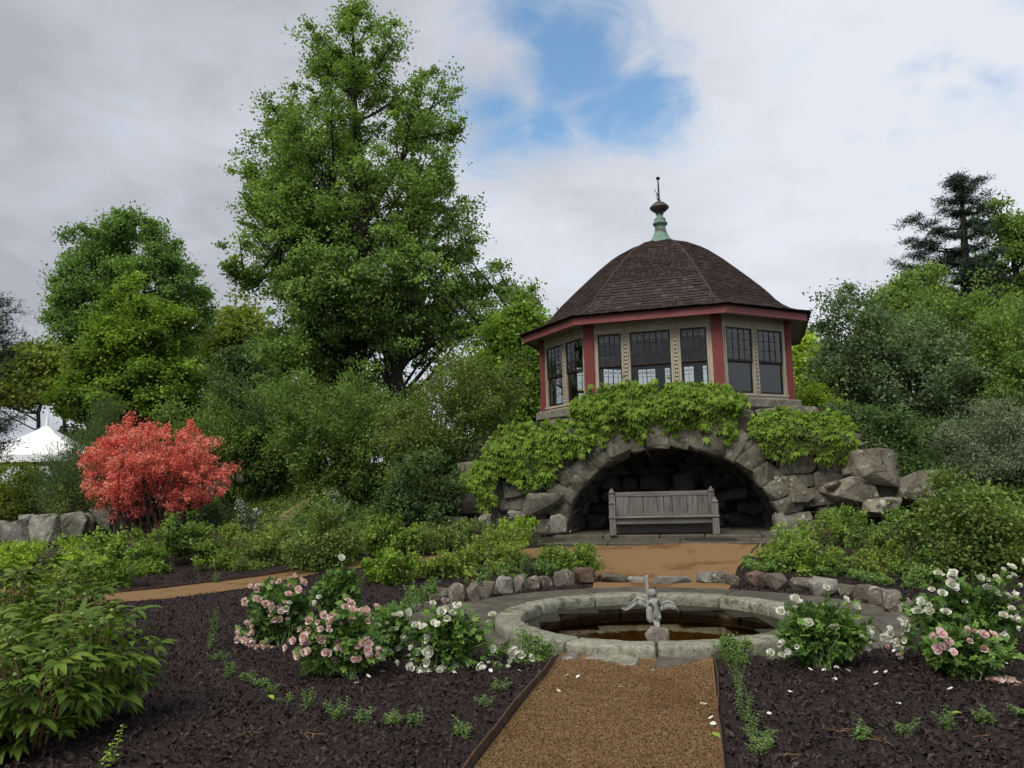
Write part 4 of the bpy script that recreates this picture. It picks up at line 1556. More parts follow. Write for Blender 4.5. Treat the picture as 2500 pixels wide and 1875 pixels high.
    for v8, fq in single:
        c = np.mean(v8, 0)
        me = bpy.data.meshes.new('shingle')
        me.from_pydata([tuple(np.array(p) - c) for p in v8], [], [tuple(int(i) for i in q) for q in fq])
        me.materials.append(MT['shingle_stuff'])
        at = me.attributes.new('rnd', 'FLOAT', 'POINT')
        at.data.foreach_set('value', [float(rg.beta(2, 2.4))] * len(me.vertices))
        link('shingle', me, rf_o, tuple(c))
    props(link('shingle_field', mesh_np('shingle_field', np.array(field_V), np.concatenate(field_F), MT['shingle_stuff'], False, np.array(field_R)), rf_o), kind='stuff')
    for c in base_c:
        pts = []
        for t in np.linspace(0.005, 0.99, 20):
            r, z = prof(t)
            pts.append((c[0] * r, c[1] * r, z + 0.018))
        MB().tube(pts, 0.028, 6).obj('hip_cap', MT['shingle'], rf_o)
    # finial
    fn = MB().lathe([(0.44, -0.07), (0.40, -0.02), (0.30, 0.07), (0.22, 0.17), (0.165, 0.30), (0.145, 0.42), (0.15, 0.50), (0.19, 0.515), (0.20, 0.56), (0.185, 0.585), (0.15, 0.60), (0.155, 0.64), (0.16, 0.67), (0.12, 0.715), (0.085, 0.74), (0.085, 0.80)], 24, (0, 0, za))
    fo = fn.obj('finial', MT['copper'], pv)
    MB().lathe([(0.085, 0.80), (0.11, 0.82), (0.10, 0.85), (0.17, 0.90), (0.26, 0.985), (0.262, 1.01), (0.20, 1.08), (0.13, 1.14), (0.06, 1.17), (0.05, 1.20)], 24, (0, 0, za)).obj('bulb', MT['bulb'], fo)
    zt = P(1597, 434, cen[1])[2] - zs - za
    r = MB().lathe([(0.028, 1.15), (0.022, 1.6), (0.016, zt - 0.05)], 8, (0, 0, za))
    r.lathe([(0.005, zt - 0.075), (0.045, zt - 0.05), (0.06, zt - 0.02), (0.045, zt + 0.01), (0.004, zt + 0.03)], 12, (0, 0, za))
    ro = r.obj('rod', MT['iron'], fo)
    for (z, dx, l) in ((zt - 0.46, -0.10, 0.24), (zt - 0.62, -0.07, 0.2), (zt - 0.72, 0.05, 0.16)):
        MB().tube([(0, 0, za + z - 0.1), (dx * 0.5, 0, za + z), (dx, 0, za + z + l * 0.6)], [0.018, 0.016, 0.006], 6).obj('spur', MT['iron'], ro)
    return pv


build_pavilion()

# ------------------------------------------------------------------ vegetation builders


def pxs(depth):
    """Metres per photograph pixel at a distance."""
    return depth / FPX


def outline_clumps(outline, depth, n, rng, dfac=0.8, shell=0.45, gap=0.0, gs=0.35, wob=0.16):
    o = np.array(outline, float)
    ys = np.linspace(o[0, 0], o[-1, 0], 200)
    xl, xr = np.interp(ys, o[:, 0], o[:, 1]), np.interp(ys, o[:, 0], o[:, 2])
    wgt = ((xr - xl) ** 1.6 if shell > 0.3 else (xr - xl) ** 1.0) + 30
    out = []
    sd = rng.uniform(0, 50)
    while len(out) < n:
        i = rng.choice(200, p=wgt / wgt.sum())
        ph = rng.uniform(0, 2 * PI)
        rho = rng.uniform(0, 1) ** shell
        hw = (xr[i] - xl[i]) / 2
        cx = (xr[i] + xl[i]) / 2
        wv = 1 + wob * snoise((math.cos(ph) * 1.5, math.sin(ph) * 1.5, ys[i] * 0.012), 1.3, sd)
        rho *= min(1.12, wv)
        p = P(cx + hw * rho * math.cos(ph), ys[i] + rng.uniform(-6, 6), depth)
        p[1] += pxs(depth) * hw * dfac * rho * math.sin(ph)
        if gap and snoise(p, gs, sd) < -0.9 + 1.6 * gap:
            continue
        out.append((*p, rho))
    return np.array(out)


def leaf_mass(cl, rc, nleaf, size, mat, rng, aspect=0.6, flat=0.65, axis=None, up=0.45, droop=0.3, name='crown', tone=0.35, fold=0.15):
    n = len(cl)
    k = rng.multinomial(nleaf, np.ones(n) / n)
    idx = np.repeat(np.arange(n), k)
    c = cl[idx, :3]
    r = (rc * rng.uniform(0.4, 1.3, n))[idx][:, None]
    C = c + rng.normal(size=(len(idx), 3)) * r * np.array([0.6, 0.6, 0.6 * flat])
    if axis is None:
        axis = cl[:, :3].mean(0)
    out = unit(c - axis) * 0.6
    t = rng.uniform(0.5 - tone, 0.5 + tone, n)[idx]
    V, F, R = leaves(C, size, aspect, out, up, droop, rng, fold, t)
    return mesh_np(name, V, F, mat, False, R)


def limbs_to(cl, trunk_pts, rng, nmain, r0, soup, twigs=True, rise=0.5):
    """Curved limbs from trunk nodes to some clumps, thinner twigs from those to the rest."""
    tp = np.asarray(trunk_pts)
    order = rng.permutation(len(cl))
    nodes, nr = [], []
    for i in order[:nmain]:
        e = cl[i, :3]
        hd = np.hypot(*(tp[:, :2] - e[:2]).T)
        zt_ = e[2] - rise * hd
        j = int(np.argmin(np.abs(tp[:, 2] - zt_) + 0.6 * hd))
        s = tp[j]
        m1 = s + (e - s) * 0.35 + np.array([0, 0, -0.06 * np.linalg.norm(e - s)]) + rng.normal(size=3) * 0.10 * np.linalg.norm(e - s) * .6
        m2 = s + (e - s) * 0.7 + rng.normal(size=3) * 0.05 * np.linalg.norm(e - s)
        tt = np.linspace(0, 1, 8)[:, None]
        c = (1 - tt) ** 3 * s + 3 * (1 - tt) ** 2 * tt * m1 + 3 * (1 - tt) * tt ** 2 * m2 + tt ** 3 * e
        rr = np.linspace(r0 * rng.uniform(0.5, 1), 0.012, 8)
        soup.tube(c, rr, 5)
        nodes.append(c[2:])
    if twigs and nodes:
        nodes = np.concatenate(nodes)
        for i in order[nmain:]:
            e = cl[i, :3]
            d = np.linalg.norm(nodes - e, axis=1)
            s = nodes[int(np.argmin(d))]
            soup.tube(np.array([s, (s + e) / 2 + rng.normal(size=3) * 0.06 * d.min(), e]), [0.018, 0.013, 0.006], 3)


def dense(pts, n=14):
    pts = np.asarray(pts, float)
    t = np.linspace(0, len(pts) - 1, n)
    return np.stack([np.interp(t, np.arange(len(pts)), pts[:, k]) for k in range(pts.shape[1])], 1)


def limb_tufts(ends, nodes, rng, r0, soup, rise=0.8, per_m=2.6, spread=0.2, t0=0.32):
    """Limbs from the trunk to the crown's outline, leaf tufts set along each limb: gaps stay between the limbs."""
    tufts = []
    for e in ends[:, :3]:
        hd = np.hypot(*(nodes[:, :2] - e[:2]).T)
        j = int(np.argmin(np.abs(nodes[:, 2] - (e[2] - rise * hd)) + 0.35 * hd))
        s = nodes[j]
        ln = np.linalg.norm(e - s)
        if ln < 0.4:
            tufts.append((*e, 1.0))
            continue
        m1 = s + (e - s) * 0.35 + np.array([0, 0, -0.10 * ln]) + rng.normal(size=3) * 0.05 * ln
        m2 = s + (e - s) * 0.72 + np.array([0, 0, 0.02 * ln]) + rng.normal(size=3) * 0.04 * ln
        tt = np.linspace(0, 1, 8)[:, None]
        c = (1 - tt) ** 3 * s + 3 * (1 - tt) ** 2 * tt * m1 + 3 * (1 - tt) * tt ** 2 * m2 + tt ** 3 * e
        soup.tube(c, np.linspace(r0 * (0.3 + 0.09 * ln) * rng.uniform(0.8, 1.2), 0.012, 8), 5)
        m = max(4, int(ln * per_m))
        for t in np.concatenate([[1.0], rng.uniform(t0, 1, m) ** 0.75]):
            q = np.array([np.interp(t, tt[:, 0], c[:, k]) for k in range(3)])
            sg = spread * ln * (1.08 - t) + 0.10
            q2 = q + rng.normal(size=3) * sg * np.array([1, 1, 0.75])
            tufts.append((*q2, 1.0))
            soup.tube(np.array([q, (q + q2) / 2 + np.array([0, 0, -.03]), q2]), [0.016, 0.010, 0.004], 3)
    return np.array(tufts)


def tree(name, label, outlines, depth, mat, leaf, nleaf, nclump, seed, trunks, rc=0.6, nmain=40, r0=0.10, group=None, cat='tree', limbs=(), gap=0.25,
         dfac=0.8, shell=0.45, up=0.45, droop=0.3, aspect=0.7, flat=0.65, tone=0.35, bark='bark', wob=0.16, gs=0.35, nlimb=0, rise=0.8, per_m=2.6, spread=0.2):
    """trunks: pixel polylines [(px, py, radius)] at this depth; each is carried down to the ground."""
    rng = np.random.default_rng(seed)
    cls = [outline_clumps(o, depth, int(nclump * fr), rng, dfac, shell, gap, gs, wob) for o, fr in outlines]
    cl = np.concatenate(cls)
    wood = Soup()
    nodes = []
    base = None
    for tr in trunks:
        pts = [(*P(x, y, depth), r) for x, y, r in tr]
        zb = float(tz(pts[0][0], pts[0][1]))
        if pts[0][2] > zb:
            pts = [(pts[0][0], pts[0][1], zb - 0.1, pts[0][3] * 1.35)] + pts
        d = dense(pts, 18)
        d[1:-1, :2] += rng.normal(size=(16, 2)) * 0.04
        wood.tube(d[:, :3], d[:, 3], 9)
        nodes.append(d[:, :3])
        if base is None:
            base = pts[0][:3]
    for lb in limbs:
        d = dense([(*P(x, y, depth + dy), r) for x, y, r, dy in lb], 14)
        wood.tube(d[:, :3], d[:, 3], 7)
        nodes.append(d[3:, :3])
    nodes = np.concatenate(nodes)
    if nlimb:
        ends = np.concatenate([outline_clumps(o, depth, max(3, int(nlimb * fr * q)), rng, dfac, sh, 0, gs, wob) for o, fr in outlines for q, sh in ((0.68, 0.2), (0.32, 0.7))])
        cl = limb_tufts(ends, nodes, rng, r0, wood, rise, per_m, spread)
        for lb in limbs:
            d = dense([P(x, y, depth + dy) for x, y, r, dy in lb], 24)
            q = d[rng.integers(11, 24, 26)] + rng.normal(size=(26, 3)) * 0.34
            cl = np.concatenate([cl, np.c_[np.concatenate([q, d[-1:] + rng.normal(size=(6, 3)) * .2]), np.ones(32)]])
    else:
        limbs_to(cl, nodes, rng, nmain, r0, wood)
    root = thing(name, label, cat, (base[0], base[1], float(tz(base[0], base[1]))), 0, group)
    off = np.array(root.location)
    wood.V = [v - off for v in wood.V]
    wood.obj('trunk', MT[bark], root)
    cl2 = cl.copy()
    cl2[:, :3] -= off
    ax = nodes.mean(0) - off
    link('crown', leaf_mass(cl2, rc, nleaf, leaf, MT[mat], rng, aspect, flat, ax, up, droop, 'crown', tone), root)
    return root


def shrub(name, label, outline, depth, mat, leaf, nleaf, nclump, seed, rc=0.3, stems=14, r0=0.02, group=None, cat='shrub', gap=0.15, dfac=0.8, shell=0.5,
          up=0.4, droop=0.1, aspect=0.55, base_px=None, tone=0.35, flat=0.8, flowers=None, bare=0, wob=0.42, stem_mat='twig', gs=0.8, shoots=30):
    rng = np.random.default_rng(seed)
    per = 5
    ends = outline_clumps(outline, depth, max(6, nclump // per), rng, dfac, 0.28, 0, gs, wob)
    o = np.array(outline)
    bx = base_px if base_px is not None else (o[-1, 1] + o[-1, 2]) / 2
    b = P(bx, o[-1, 0], depth)
    b[2] = float(tz(b[0], b[1]))
    root = thing(name, label, cat, tuple(b), 0, group)
    ends[:, :3] -= b
    wood = Soup()
    cl = []
    wid = pxs(depth) * (o[:, 2] - o[:, 1]).max()
    order = rng.permutation(len(ends))
    hmax = ends[:, 2].max()
    for n_, i in enumerate(order):
        e = ends[i, :3]
        if shoots and n_ < shoots // 3 + 2:
            e = e * np.array([1.06, 1.06, 1.0]) + np.array([0, 0, rng.uniform(0.02, 0.13) * hmax])
        s = np.array([rng.normal() * 0.07 * wid + e[0] * 0.25, rng.normal() * 0.05 * wid + e[1] * 0.25, -0.05])
        m = s + (e - s) * 0.5 + np.array([-(e - s)[0] * 0.15, -(e - s)[1] * 0.15, 0.10 * np.linalg.norm(e)])
        tt = np.linspace(0, 1, 7)[:, None]
        c = (1 - tt) ** 2 * s + 2 * (1 - tt) * tt * m + tt ** 2 * e
        if n_ < stems:
            wood.tube(c, np.linspace(r0 * rng.uniform(0.6, 1.2), 0.004, 7), 4)
        ln = np.linalg.norm(e - s)
        for t in np.concatenate([[1.0], rng.uniform(0.30, 1, per - 1) ** 0.7]):
            q = np.array([np.interp(t, tt[:, 0], c[:, k]) for k in range(3)])
            sg = 0.15 * ln * (1.15 - t)
            cl.append((*(q + rng.normal(size=3) * sg), t))
    cl = np.array(cl)
    cl[:, 2] = np.maximum(cl[:, 2], 0.03)
    if gap:
        keep = np.array([snoise(q, gs, seed * 0.37) > -0.9 + 1.6 * gap for q in cl])
        if keep.sum() > 8:
            cl = cl[keep]
    for _ in range(bare):
        i = rng.integers(len(cl))
        e = cl[i, :3]
        d = unit(rng.normal(size=3) + np.array([0, -0.6, 0.3]))
        ln = rng.uniform(0.3, 0.9)
        m = e + d * ln * 0.5 + rng.normal(size=3) * 0.08
        wood.tube(np.array([e, m, m + unit(d + rng.normal(size=3) * 0.5) * ln * 0.5]), [0.009, 0.006, 0.003], 3)
    wood.obj('stems', MT[stem_mat], root)
    fo = link('foliage', leaf_mass(cl, rc, nleaf, leaf, MT[mat], rng, aspect, flat, cl[:, :3].mean(0) * np.array([1, 1, .5]), up, droop, 'foliage', tone), root)
    if flowers:
        fm, fn, per, fs, fr, low = flowers
        fr_cl = cl[(cl[:, 1] < np.quantile(cl[:, 1], 0.75))]
        fr_cl = fr_cl[np.argsort(-(fr_cl[:, 3] + (fr_cl[:, 2] - low) * 0.15 + rng.uniform(0, 0.3, len(fr_cl))))][:fn]
        link('blossom', leaf_mass(fr_cl, fr, per * len(fr_cl), fs, MT[fm], rng, 0.8, 0.9, None, 0.3, 0.0, 'blossom', 0.4), root)
    return root


def bush_box(name, label, box, mat, leaf, nleaf, seed, cat='plant', group=None, rc=None, aspect=0.4, stems=10, **kw):
    """A plant filling a photograph box and standing on the ground at its foot."""
    x0, x1, y0, y1 = box
    b = ground((x0 + x1) / 2, y1)
    h = y1 - y0
    c, w = (x0 + x1) / 2, (x1 - x0) / 2
    ol = [(y0, c - w * .35, c + w * .35), (y0 + .15 * h, c - w * .72, c + w * .72), (y0 + .4 * h, c - w, c + w), (y0 + .7 * h, c - w * .95, c + w * .95), (y1 - 0.03 * h, c - w * .6, c + w * .6)]
    depth = b[1] + pxs(b[1]) * w * 0.6
    return shrub(name, label, ol, depth, mat, leaf, nleaf, max(14, int(nleaf / 45)), seed, rc=rc or max(0.06, pxs(depth) * w * 0.22), stems=stems, r0=0.008, group=group, cat=cat,
                 aspect=aspect, gap=kw.pop('gap', 0.1), **kw)


# ------------------------------------------------------------------ trees
tree('tulip_tree', 'tallest tree in view, a broad tulip tree with two dark trunks left of the pavilion',
     [([(14, 845, 875), (40, 828, 900), (60, 820, 985), (115, 812, 1090), (172, 740, 1115), (229, 724, 1125), (262, 640, 1120), (320, 622, 1080), (372, 602, 1135), (447, 606, 1150), (504, 597, 1160),
        (561, 580, 1150), (613, 556, 1205), (659, 570, 1250), (716, 622, 1255), (756, 620, 1285), (792, 612, 1200), (822, 625, 1000), (850, 640, 920), (890, 660, 880)], 0.93),
      ([(55, 764, 786), (95, 735, 800), (150, 722, 815), (175, 730, 820)], 0.03), ([(690, 1240, 1270), (740, 1240, 1310), (790, 1230, 1315)], 0.04)],
     30, 'tulip', 0.115, 215000, 1150, 21,
     [[(868, 930, .42), (872, 780, .36), (880, 640, .30), (884, 500, .24), (872, 350, .17), (862, 200, .10), (862, 60, .03)],
      [(962, 935, .36), (956, 850, .34), (957, 760, .27), (972, 650, .2), (985, 520, .14), (1002, 400, .08), (1030, 270, .03)]],
     rc=0.36, nmain=120, r0=0.11, gap=0.46, gs=0.45, shell=0.55, wob=0.2, nlimb=300, rise=0.95, per_m=2.6, spread=0.25, tone=0.42, limbs=[[(968, 905, .24, 0), (995, 868, .21, -.3), (1050, 838, .17, -.6), (1120, 822, .12, -1), (1200, 800, .08, -1), (1292, 772, .03, -1)],
                                                   [(870, 760, .17, 0), (800, 700, .13, -.5), (690, 655, .08, -1), (600, 690, .03, -1)],
                                                   [(880, 620, .16, 0), (800, 400, .1, -.5), (700, 330, .04, -1)], [(878, 560, .16, 0), (1010, 340, .1, -.5), (1105, 320, .03, -1)],
                                                   [(866, 905, .14, 0), (800, 860, .1, -1), (740, 830, .05, -2)]], aspect=0.85)
tree('grey_green_tree', 'rounded open crowned tree rising behind the bright young tree at left',
     [([(511, 285, 330), (527, 238, 350), (552, 217, 409), (588, 177, 434), (635, 174, 467), (679, 137, 503), (711, 118, 520), (748, 145, 508), (769, 132, 500), (805, 124, 485), (842, 130, 478), (890, 160, 460)], 1)],
     40, 'tulip2', 0.145, 120000, 640, 22, [[(300, 960, .4), (300, 800, .32), (305, 680, .22), (308, 560, .08)], [(330, 900, .2), (390, 720, .14), (400, 600, .05)]], rc=0.45, nmain=70, r0=0.10, gap=0.45, gs=0.4, aspect=0.8, wob=0.2, nlimb=140, rise=0.9, per_m=2.6, spread=0.22)
tree('young_maple', 'bright green pyramidal young tree standing behind the coral azalea',
     [([(628, 305, 332), (668, 298, 364), (711, 284, 384), (740, 250, 400), (769, 212, 448), (824, 212, 484), (878, 198, 500), (914, 178, 508), (968, 150, 512), (1022, 150, 485), (1065, 180, 450)], 1)],
     25, 'bright', 0.11, 115000, 560, 23, [[(357, 1090, .16), (355, 950, .13), (350, 820, .09), (325, 660, .03)]], rc=0.30, nmain=60, r0=0.06, gap=0.36, gs=0.7, wob=0.2, nlimb=150, rise=0.25, per_m=3.4, spread=0.17, aspect=0.8, up=0.6)
tree('spreading_tree', 'low spreading olive green tree above the white tent at left',
     [([(852, 70, 130), (872, 30, 185), (900, 5, 200), (925, -30, 190), (955, -40, 175), (985, -40, 60)], 1)],
     38, 'oliveyellow', 0.19, 46000, 340, 24, [[(90, 1080, .10), (100, 960, .08), (110, 890, .04)], [(160, 1060, .08), (150, 950, .06), (150, 890, .03)]], rc=0.5, nmain=40, r0=0.06, gap=0.40, aspect=0.8)
tree('yellow_green_tree', 'olive yellow tree seen between the tulip tree and the bright young tree',
     [([(742, 575, 600), (775, 545, 640), (830, 515, 665), (900, 505, 690), (985, 520, 700)], 1)],
     46, 'oliveyellow', 0.28, 16000, 170, 25, [[(590, 1000, .3), (595, 880, .2), (598, 790, .06)]], rc=0.8, nmain=26, r0=0.1, gap=0.15)
tree('leafless_tree', 'brownish thin twigged tree behind the yellow green tree',
     [([(765, 495, 520), (800, 480, 535), (850, 470, 540), (920, 470, 540)], 1)],
     50, 'olive', 0.22, 3000, 90, 26, [[(508, 1000, .2), (508, 880, .14), (508, 790, .03)]], rc=0.7, nmain=60, r0=0.05, gap=0.1)
tree('distant_spruce', 'slim dark spruce tip poking above the yellow green tree, the left one',
     [([(752, 586, 590), (790, 575, 602), (850, 560, 618), (940, 545, 632)], 1)], 62, 'pine', 0.5, 6000, 90, 27, [[(588, 960, .3), (588, 760, .03)]], rc=0.5, nmain=30, r0=0.05, aspect=0.2, group=None)
tree('distant_spruce', 'slim dark spruce tip poking above the yellow green tree, the right one',
     [([(748, 605, 608), (790, 592, 622), (850, 578, 636), (940, 565, 650)], 1)], 64, 'pine', 0.5, 6000, 90, 28, [[(607, 960, .3), (607, 757, .03)]], rc=0.5, nmain=30, r0=0.05, aspect=0.2)
tree('dark_yew', 'very dark dense evergreen between the bright young tree and the tulip tree',
     [([(850, 560, 600), (880, 530, 650), (920, 515, 690), (970, 510, 700), (1030, 520, 690)], 1)], 36, 'dark', 0.16, 22000, 200, 29, [[(600, 1040, .2), (600, 870, .05)]], rc=0.5, nmain=20, r0=0.05, gap=0.05)
tree('understorey_tree', 'dark green tree in the shade directly behind the tulip tree trunks',
     [([(835, 640, 800), (870, 620, 900), (930, 630, 940), (980, 640, 1060), (1040, 660, 1040)], 1)], 39, 'dark', 0.22, 24000, 220, 30, [[(820, 1060, .2), (820, 880, .05)]], rc=0.6, nmain=24, r0=0.06, gap=0.18)
tree('hillside_tree', 'mid green tree close behind the left side of the pavilion',
     [([(760, 1235, 1330), (800, 1185, 1345), (860, 1150, 1345), (930, 1120, 1340), (1000, 1130, 1330), (1050, 1150, 1300)], 1)], 26, 'bright', 0.15, 26000, 240, 31, [[(1250, 1090, .14), (1255, 950, .1), (1265, 800, .03)]], rc=0.42, nmain=30, r0=0.05, gap=0.15)
tree('oak_tree', 'green broadleaf tree beside the tall pine at the right edge',
     [([(492, 2440, 2540), (520, 2400, 2580), (580, 2385, 2620), (660, 2372, 2640), (740, 2360, 2640), (800, 2370, 2640)], 1)], 38, 'mid', 0.18, 40000, 250, 32,
     [[(2500, 1000, .3), (2490, 760, .2), (2470, 540, .06)]], rc=0.5, nmain=40, r0=0.1, gap=0.36, nlimb=70)
tree('hill_maple', 'yellowish green tree top between the right shrubs and the pine',
     [([(655, 2235, 2275), (690, 2170, 2300), (735, 2125, 2310), (790, 2110, 2320), (850, 2120, 2310)], 1)], 31, 'mid', 0.15, 20000, 170, 33, [[(2210, 960, .14), (2215, 800, .1), (2225, 690, .03)]], rc=0.45, nmain=24, r0=0.06, gap=0.25)
tree('lime_green_tree', 'lime green small tree just right of the last red post',
     [([(822, 1945, 1985), (850, 1930, 2015), (900, 1930, 2020), (950, 1940, 2030), (1010, 1950, 2040)], 1)], 27, 'lime', 0.13, 11000, 150, 34, [[(1985, 1040, .08), (1980, 920, .06), (1975, 840, .02)]], rc=0.32, nmain=24, r0=0.04, gap=0.25)
tree('woodland_tree', 'dark background tree filling the gap behind the right shrubs',
     [([(800, 1960, 2200), (860, 1930, 2500), (940, 1930, 2600), (1040, 1950, 2600)], 1)], 40, 'dark', 0.26, 24000, 260, 35, [[(2200, 1080, .2), (2200, 850, .05)], [(2400, 1080, .2), (2420, 850, .05)]], rc=0.7, nmain=30, r0=0.06, gap=0.15)
tree('woodland_tree', 'dark background trees low behind the left shrubs and wall',
     [([(965, 230, 480), (1000, 190, 600), (1080, 170, 760), (1180, 160, 760)], 1)], 42, 'dark', 0.28, 24000, 260, 36, [[(300, 1190, .2), (300, 1000, .05)], [(560, 1190, .2), (560, 1020, .05)]], rc=0.8, nmain=30, r0=0.06, gap=0.1).name = 'woodland_tree'


def pine(name, label, trunk, depth, branches, seed, needle=0.17, dens=1.0, group=None):
    """trunk: pixel polyline with radii; branches: (px, py of the root, px, py of the tip, depth offset)."""
    rng = np.random.default_rng(seed)
    pts = [(*P(x, y, depth), r) for x, y, r in trunk]
    zb = float(tz(pts[0][0], pts[0][1]))
    pts = [(pts[0][0], pts[0][1], zb - 0.1, pts[0][3] * 1.2)] + pts
    d = dense(pts, 16)
    root = thing(name, label, 'tree', (pts[0][0], pts[0][1], zb), 0, group)
    off = np.array(root.location)
    wood = Soup()
    wood.tube(d[:, :3] - off, d[:, 3], 8)
    cl = []
    for (x0, y0, x1, y1, dy) in branches:
        s, e = P(x0, y0, depth), P(x1, y1, depth)
        e[1] += dy
        ln = np.linalg.norm(e - s)
        t = np.linspace(0, 1, 9)[:, None]
        c = s + (e - s) * t + np.array([0, 0, 1.0]) * (-0.07 * ln * np.sin(PI * t) + 0.05 * ln * t ** 3) + rng.normal(size=(9, 3)) * 0.012 * ln
        wood.tube(c - off, np.linspace(0.02 + 0.015 * ln, 0.008, 9), 4)
        m = int(max(6, ln * 7 * dens))
        for k in range(m):
            tt = rng.uniform(0.22, 1) ** 0.8
            q = s + (e - s) * tt + np.array([0, 0, -0.07 * ln * math.sin(PI * tt) + 0.05 * ln * tt ** 3])
            sp = 0.26 * ln * (1.05 - tt) + 0.10
            q2 = q + rng.normal(size=3) * np.array([sp, sp, 0.06])
            cl.append(q2 - off)
            wood.tube(np.array([q - off, q2 - off]), [0.012, 0.005], 3)
    cl = np.array(cl)
    idx = np.repeat(np.arange(len(cl)), int(46 * dens))
    C = cl[idx] + rng.normal(size=(len(idx), 3)) * np.array([0.17, 0.17, 0.06])
    out = unit((C - cl[idx]) * np.array([1, 1, .4])) + np.array([0, 0, 0.12])
    V, F, R = leaves(C, needle, 0.14, out, 0.5, -0.05, rng, 0.1, rng.uniform(0.2, 0.8, len(cl))[idx])
    wood.obj('trunk', MT['bark'], root)
    link('crown', mesh_np('crown', V, F, MT['pine'], False, R), root)
    return root


rp_ = np.random.default_rng(3)
br = []
for (y, xl, xr) in [(450, 2318, 2378), (475, 2298, 2400), (505, 2308, 2418), (535, 2235, 2400), (560, 2275, 2395), (590, 2235, 2420), (620, 2250, 2440), (645, 2200, 2430), (672, 2270, 2450), (700, 2300, 2440), (735, 2330, 2400)]:
    for side, xe in ((-1, xl), (1, xr)):
        br.append((2352, y + 22, xe, y + rp_.uniform(-6, 8), rp_.uniform(-.8, .8)))
    for _ in range(2):
        f = rp_.uniform(-0.8, 0.8)
        br.append((2352, y + 22 + rp_.uniform(-8, 8), 2352 + (xl - 2352 if f < 0 else xr - 2352) * abs(f), y + rp_.uniform(-10, 12), rp_.choice([-1, 1]) * rp_.uniform(0.8, 2.2) * (y - 400) / 330))
br += [(2340, 450, 2330, 436, 0), (2345, 455, 2350, 428, 0), (2350, 470, 2392, 440, 0)]
pine('white_pine', 'tall dark pine with layered branches at the upper right', [(2362, 1000, .3), (2360, 760, .24), (2355, 600, .15), (2346, 440, .04)], 32, br, 41, needle=0.22, dens=1.25)
br = []
for (y, xe) in [(735, 20), (765, 36), (800, 30), (830, 42), (860, 38), (900, 15), (1012, 20), (1028, 60), (1088, 30)]:
    for k in range(3):
        br.append((-110, y + rp_.uniform(10, 40), xe - rp_.uniform(0, 45) * k, y + rp_.uniform(-8, 8), rp_.uniform(-1, 1)))
pine('edge_pine', 'dark pine whose branches reach in at the left edge above the tent', [(-115, 1180, .2), (-112, 900, .15), (-108, 650, .05)], 22, br, 42, needle=0.15)

# ------------------------------------------------------------------ shrubs on the slope
shrub('lilac_shrub', 'large twiggy olive green shrub with a few white blossoms below the tulip tree',
      [(902, 720, 830), (935, 670, 960), (1000, 640, 985), (1070, 650, 970), (1140, 690, 950), (1195, 760, 930)], 21.5, 'mid', 0.085, 36000, 420, 51, rc=0.30, stems=40, bare=120, gap=0.28, flowers=('white', 7, 10, 0.06, 0.09, 0))
shrub('twiggy_shrub', 'wide olive twiggy shrub between the lilac and the left vine',
      [(870, 1120, 1290), (905, 1060, 1310), (960, 930, 1290), (1050, 910, 1220), (1120, 930, 1150), (1185, 960, 1110)], 20, 'olive', 0.075, 40000, 460, 52, rc=0.28, stems=50, bare=220, gap=0.30)
shrub('dark_shrub', 'dark green shrub to the right of the coral azalea',
      [(935, 500, 590), (970, 470, 680), (1030, 490, 710), (1100, 560, 730), (1160, 600, 770)], 23.5, 'dark', 0.10, 26000, 300, 53, rc=0.34, stems=20, gap=0.15)
shrub('green_shrub', 'medium green shrub under the right of the bright young tree',
      [(985, 400, 520), (1020, 380, 620), (1080, 420, 680), (1150, 480, 690)], 22.5, 'mid', 0.09, 16000, 200, 54, rc=0.3, stems=16)
shrub('shade_shrub', 'shadowy low shrub at the foot of the twiggy shrub beside the dark boulder',
      [(1120, 960, 1060), (1150, 930, 1120), (1200, 930, 1130), (1255, 960, 1100)], 17.6, 'dark', 0.09, 12000, 160, 55, rc=0.22, stems=14)
shrub('mugo_pine', 'dark bushy mugo pine with upright candles left of the coral azalea',
      [(1000, 195, 270), (1040, 165, 300), (1100, 150, 340), (1170, 90, 330), (1250, 120, 310)], 21.5, 'dark', 0.13, 36000, 360, 56, rc=0.30, stems=16, aspect=0.12, up=0.1, droop=-0.5)
shrub('yellow_shrub', 'yellowish green shrub at the left edge behind the stone wall',
      [(1115, -10, 60), (1150, -40, 90), (1200, -40, 120), (1270, -40, 140)], 24, 'oliveyellow', 0.10, 12000, 150, 57, rc=0.3, stems=12)
shrub('bare_shrub', 'thin bare stemmed shrub above the stone wall left of the azalea',
      [(1200, 130, 230), (1225, 100, 260), (1265, 110, 250)], 20.3, 'olive', 0.05, 1500, 60, 58, rc=0.2, stems=40, bare=60)
shrub('blue_green_shrub', 'large blue green loose shrub right of the pavilion',
      [(722, 2050, 2082), (742, 2035, 2115), (765, 1995, 2180), (800, 1998, 2280), (850, 1990, 2350), (905, 1975, 2390), (960, 2000, 2400), (1020, 2040, 2380), (1080, 2085, 2340)], 23, 'blue', 0.11, 52000, 520, 61, rc=0.40, stems=46, r0=0.035, gap=0.33, bare=60)
shrub('tall_green_shrub', 'big rounded green shrub mass at the right edge below the pine',
      [(690, 2320, 2420), (720, 2240, 2500), (780, 2200, 2580), (870, 2230, 2620), (960, 2280, 2620), (1060, 2330, 2620)], 24.5, 'mid', 0.12, 46000, 460, 62, rc=0.42, stems=30, r0=0.035, gap=0.15)
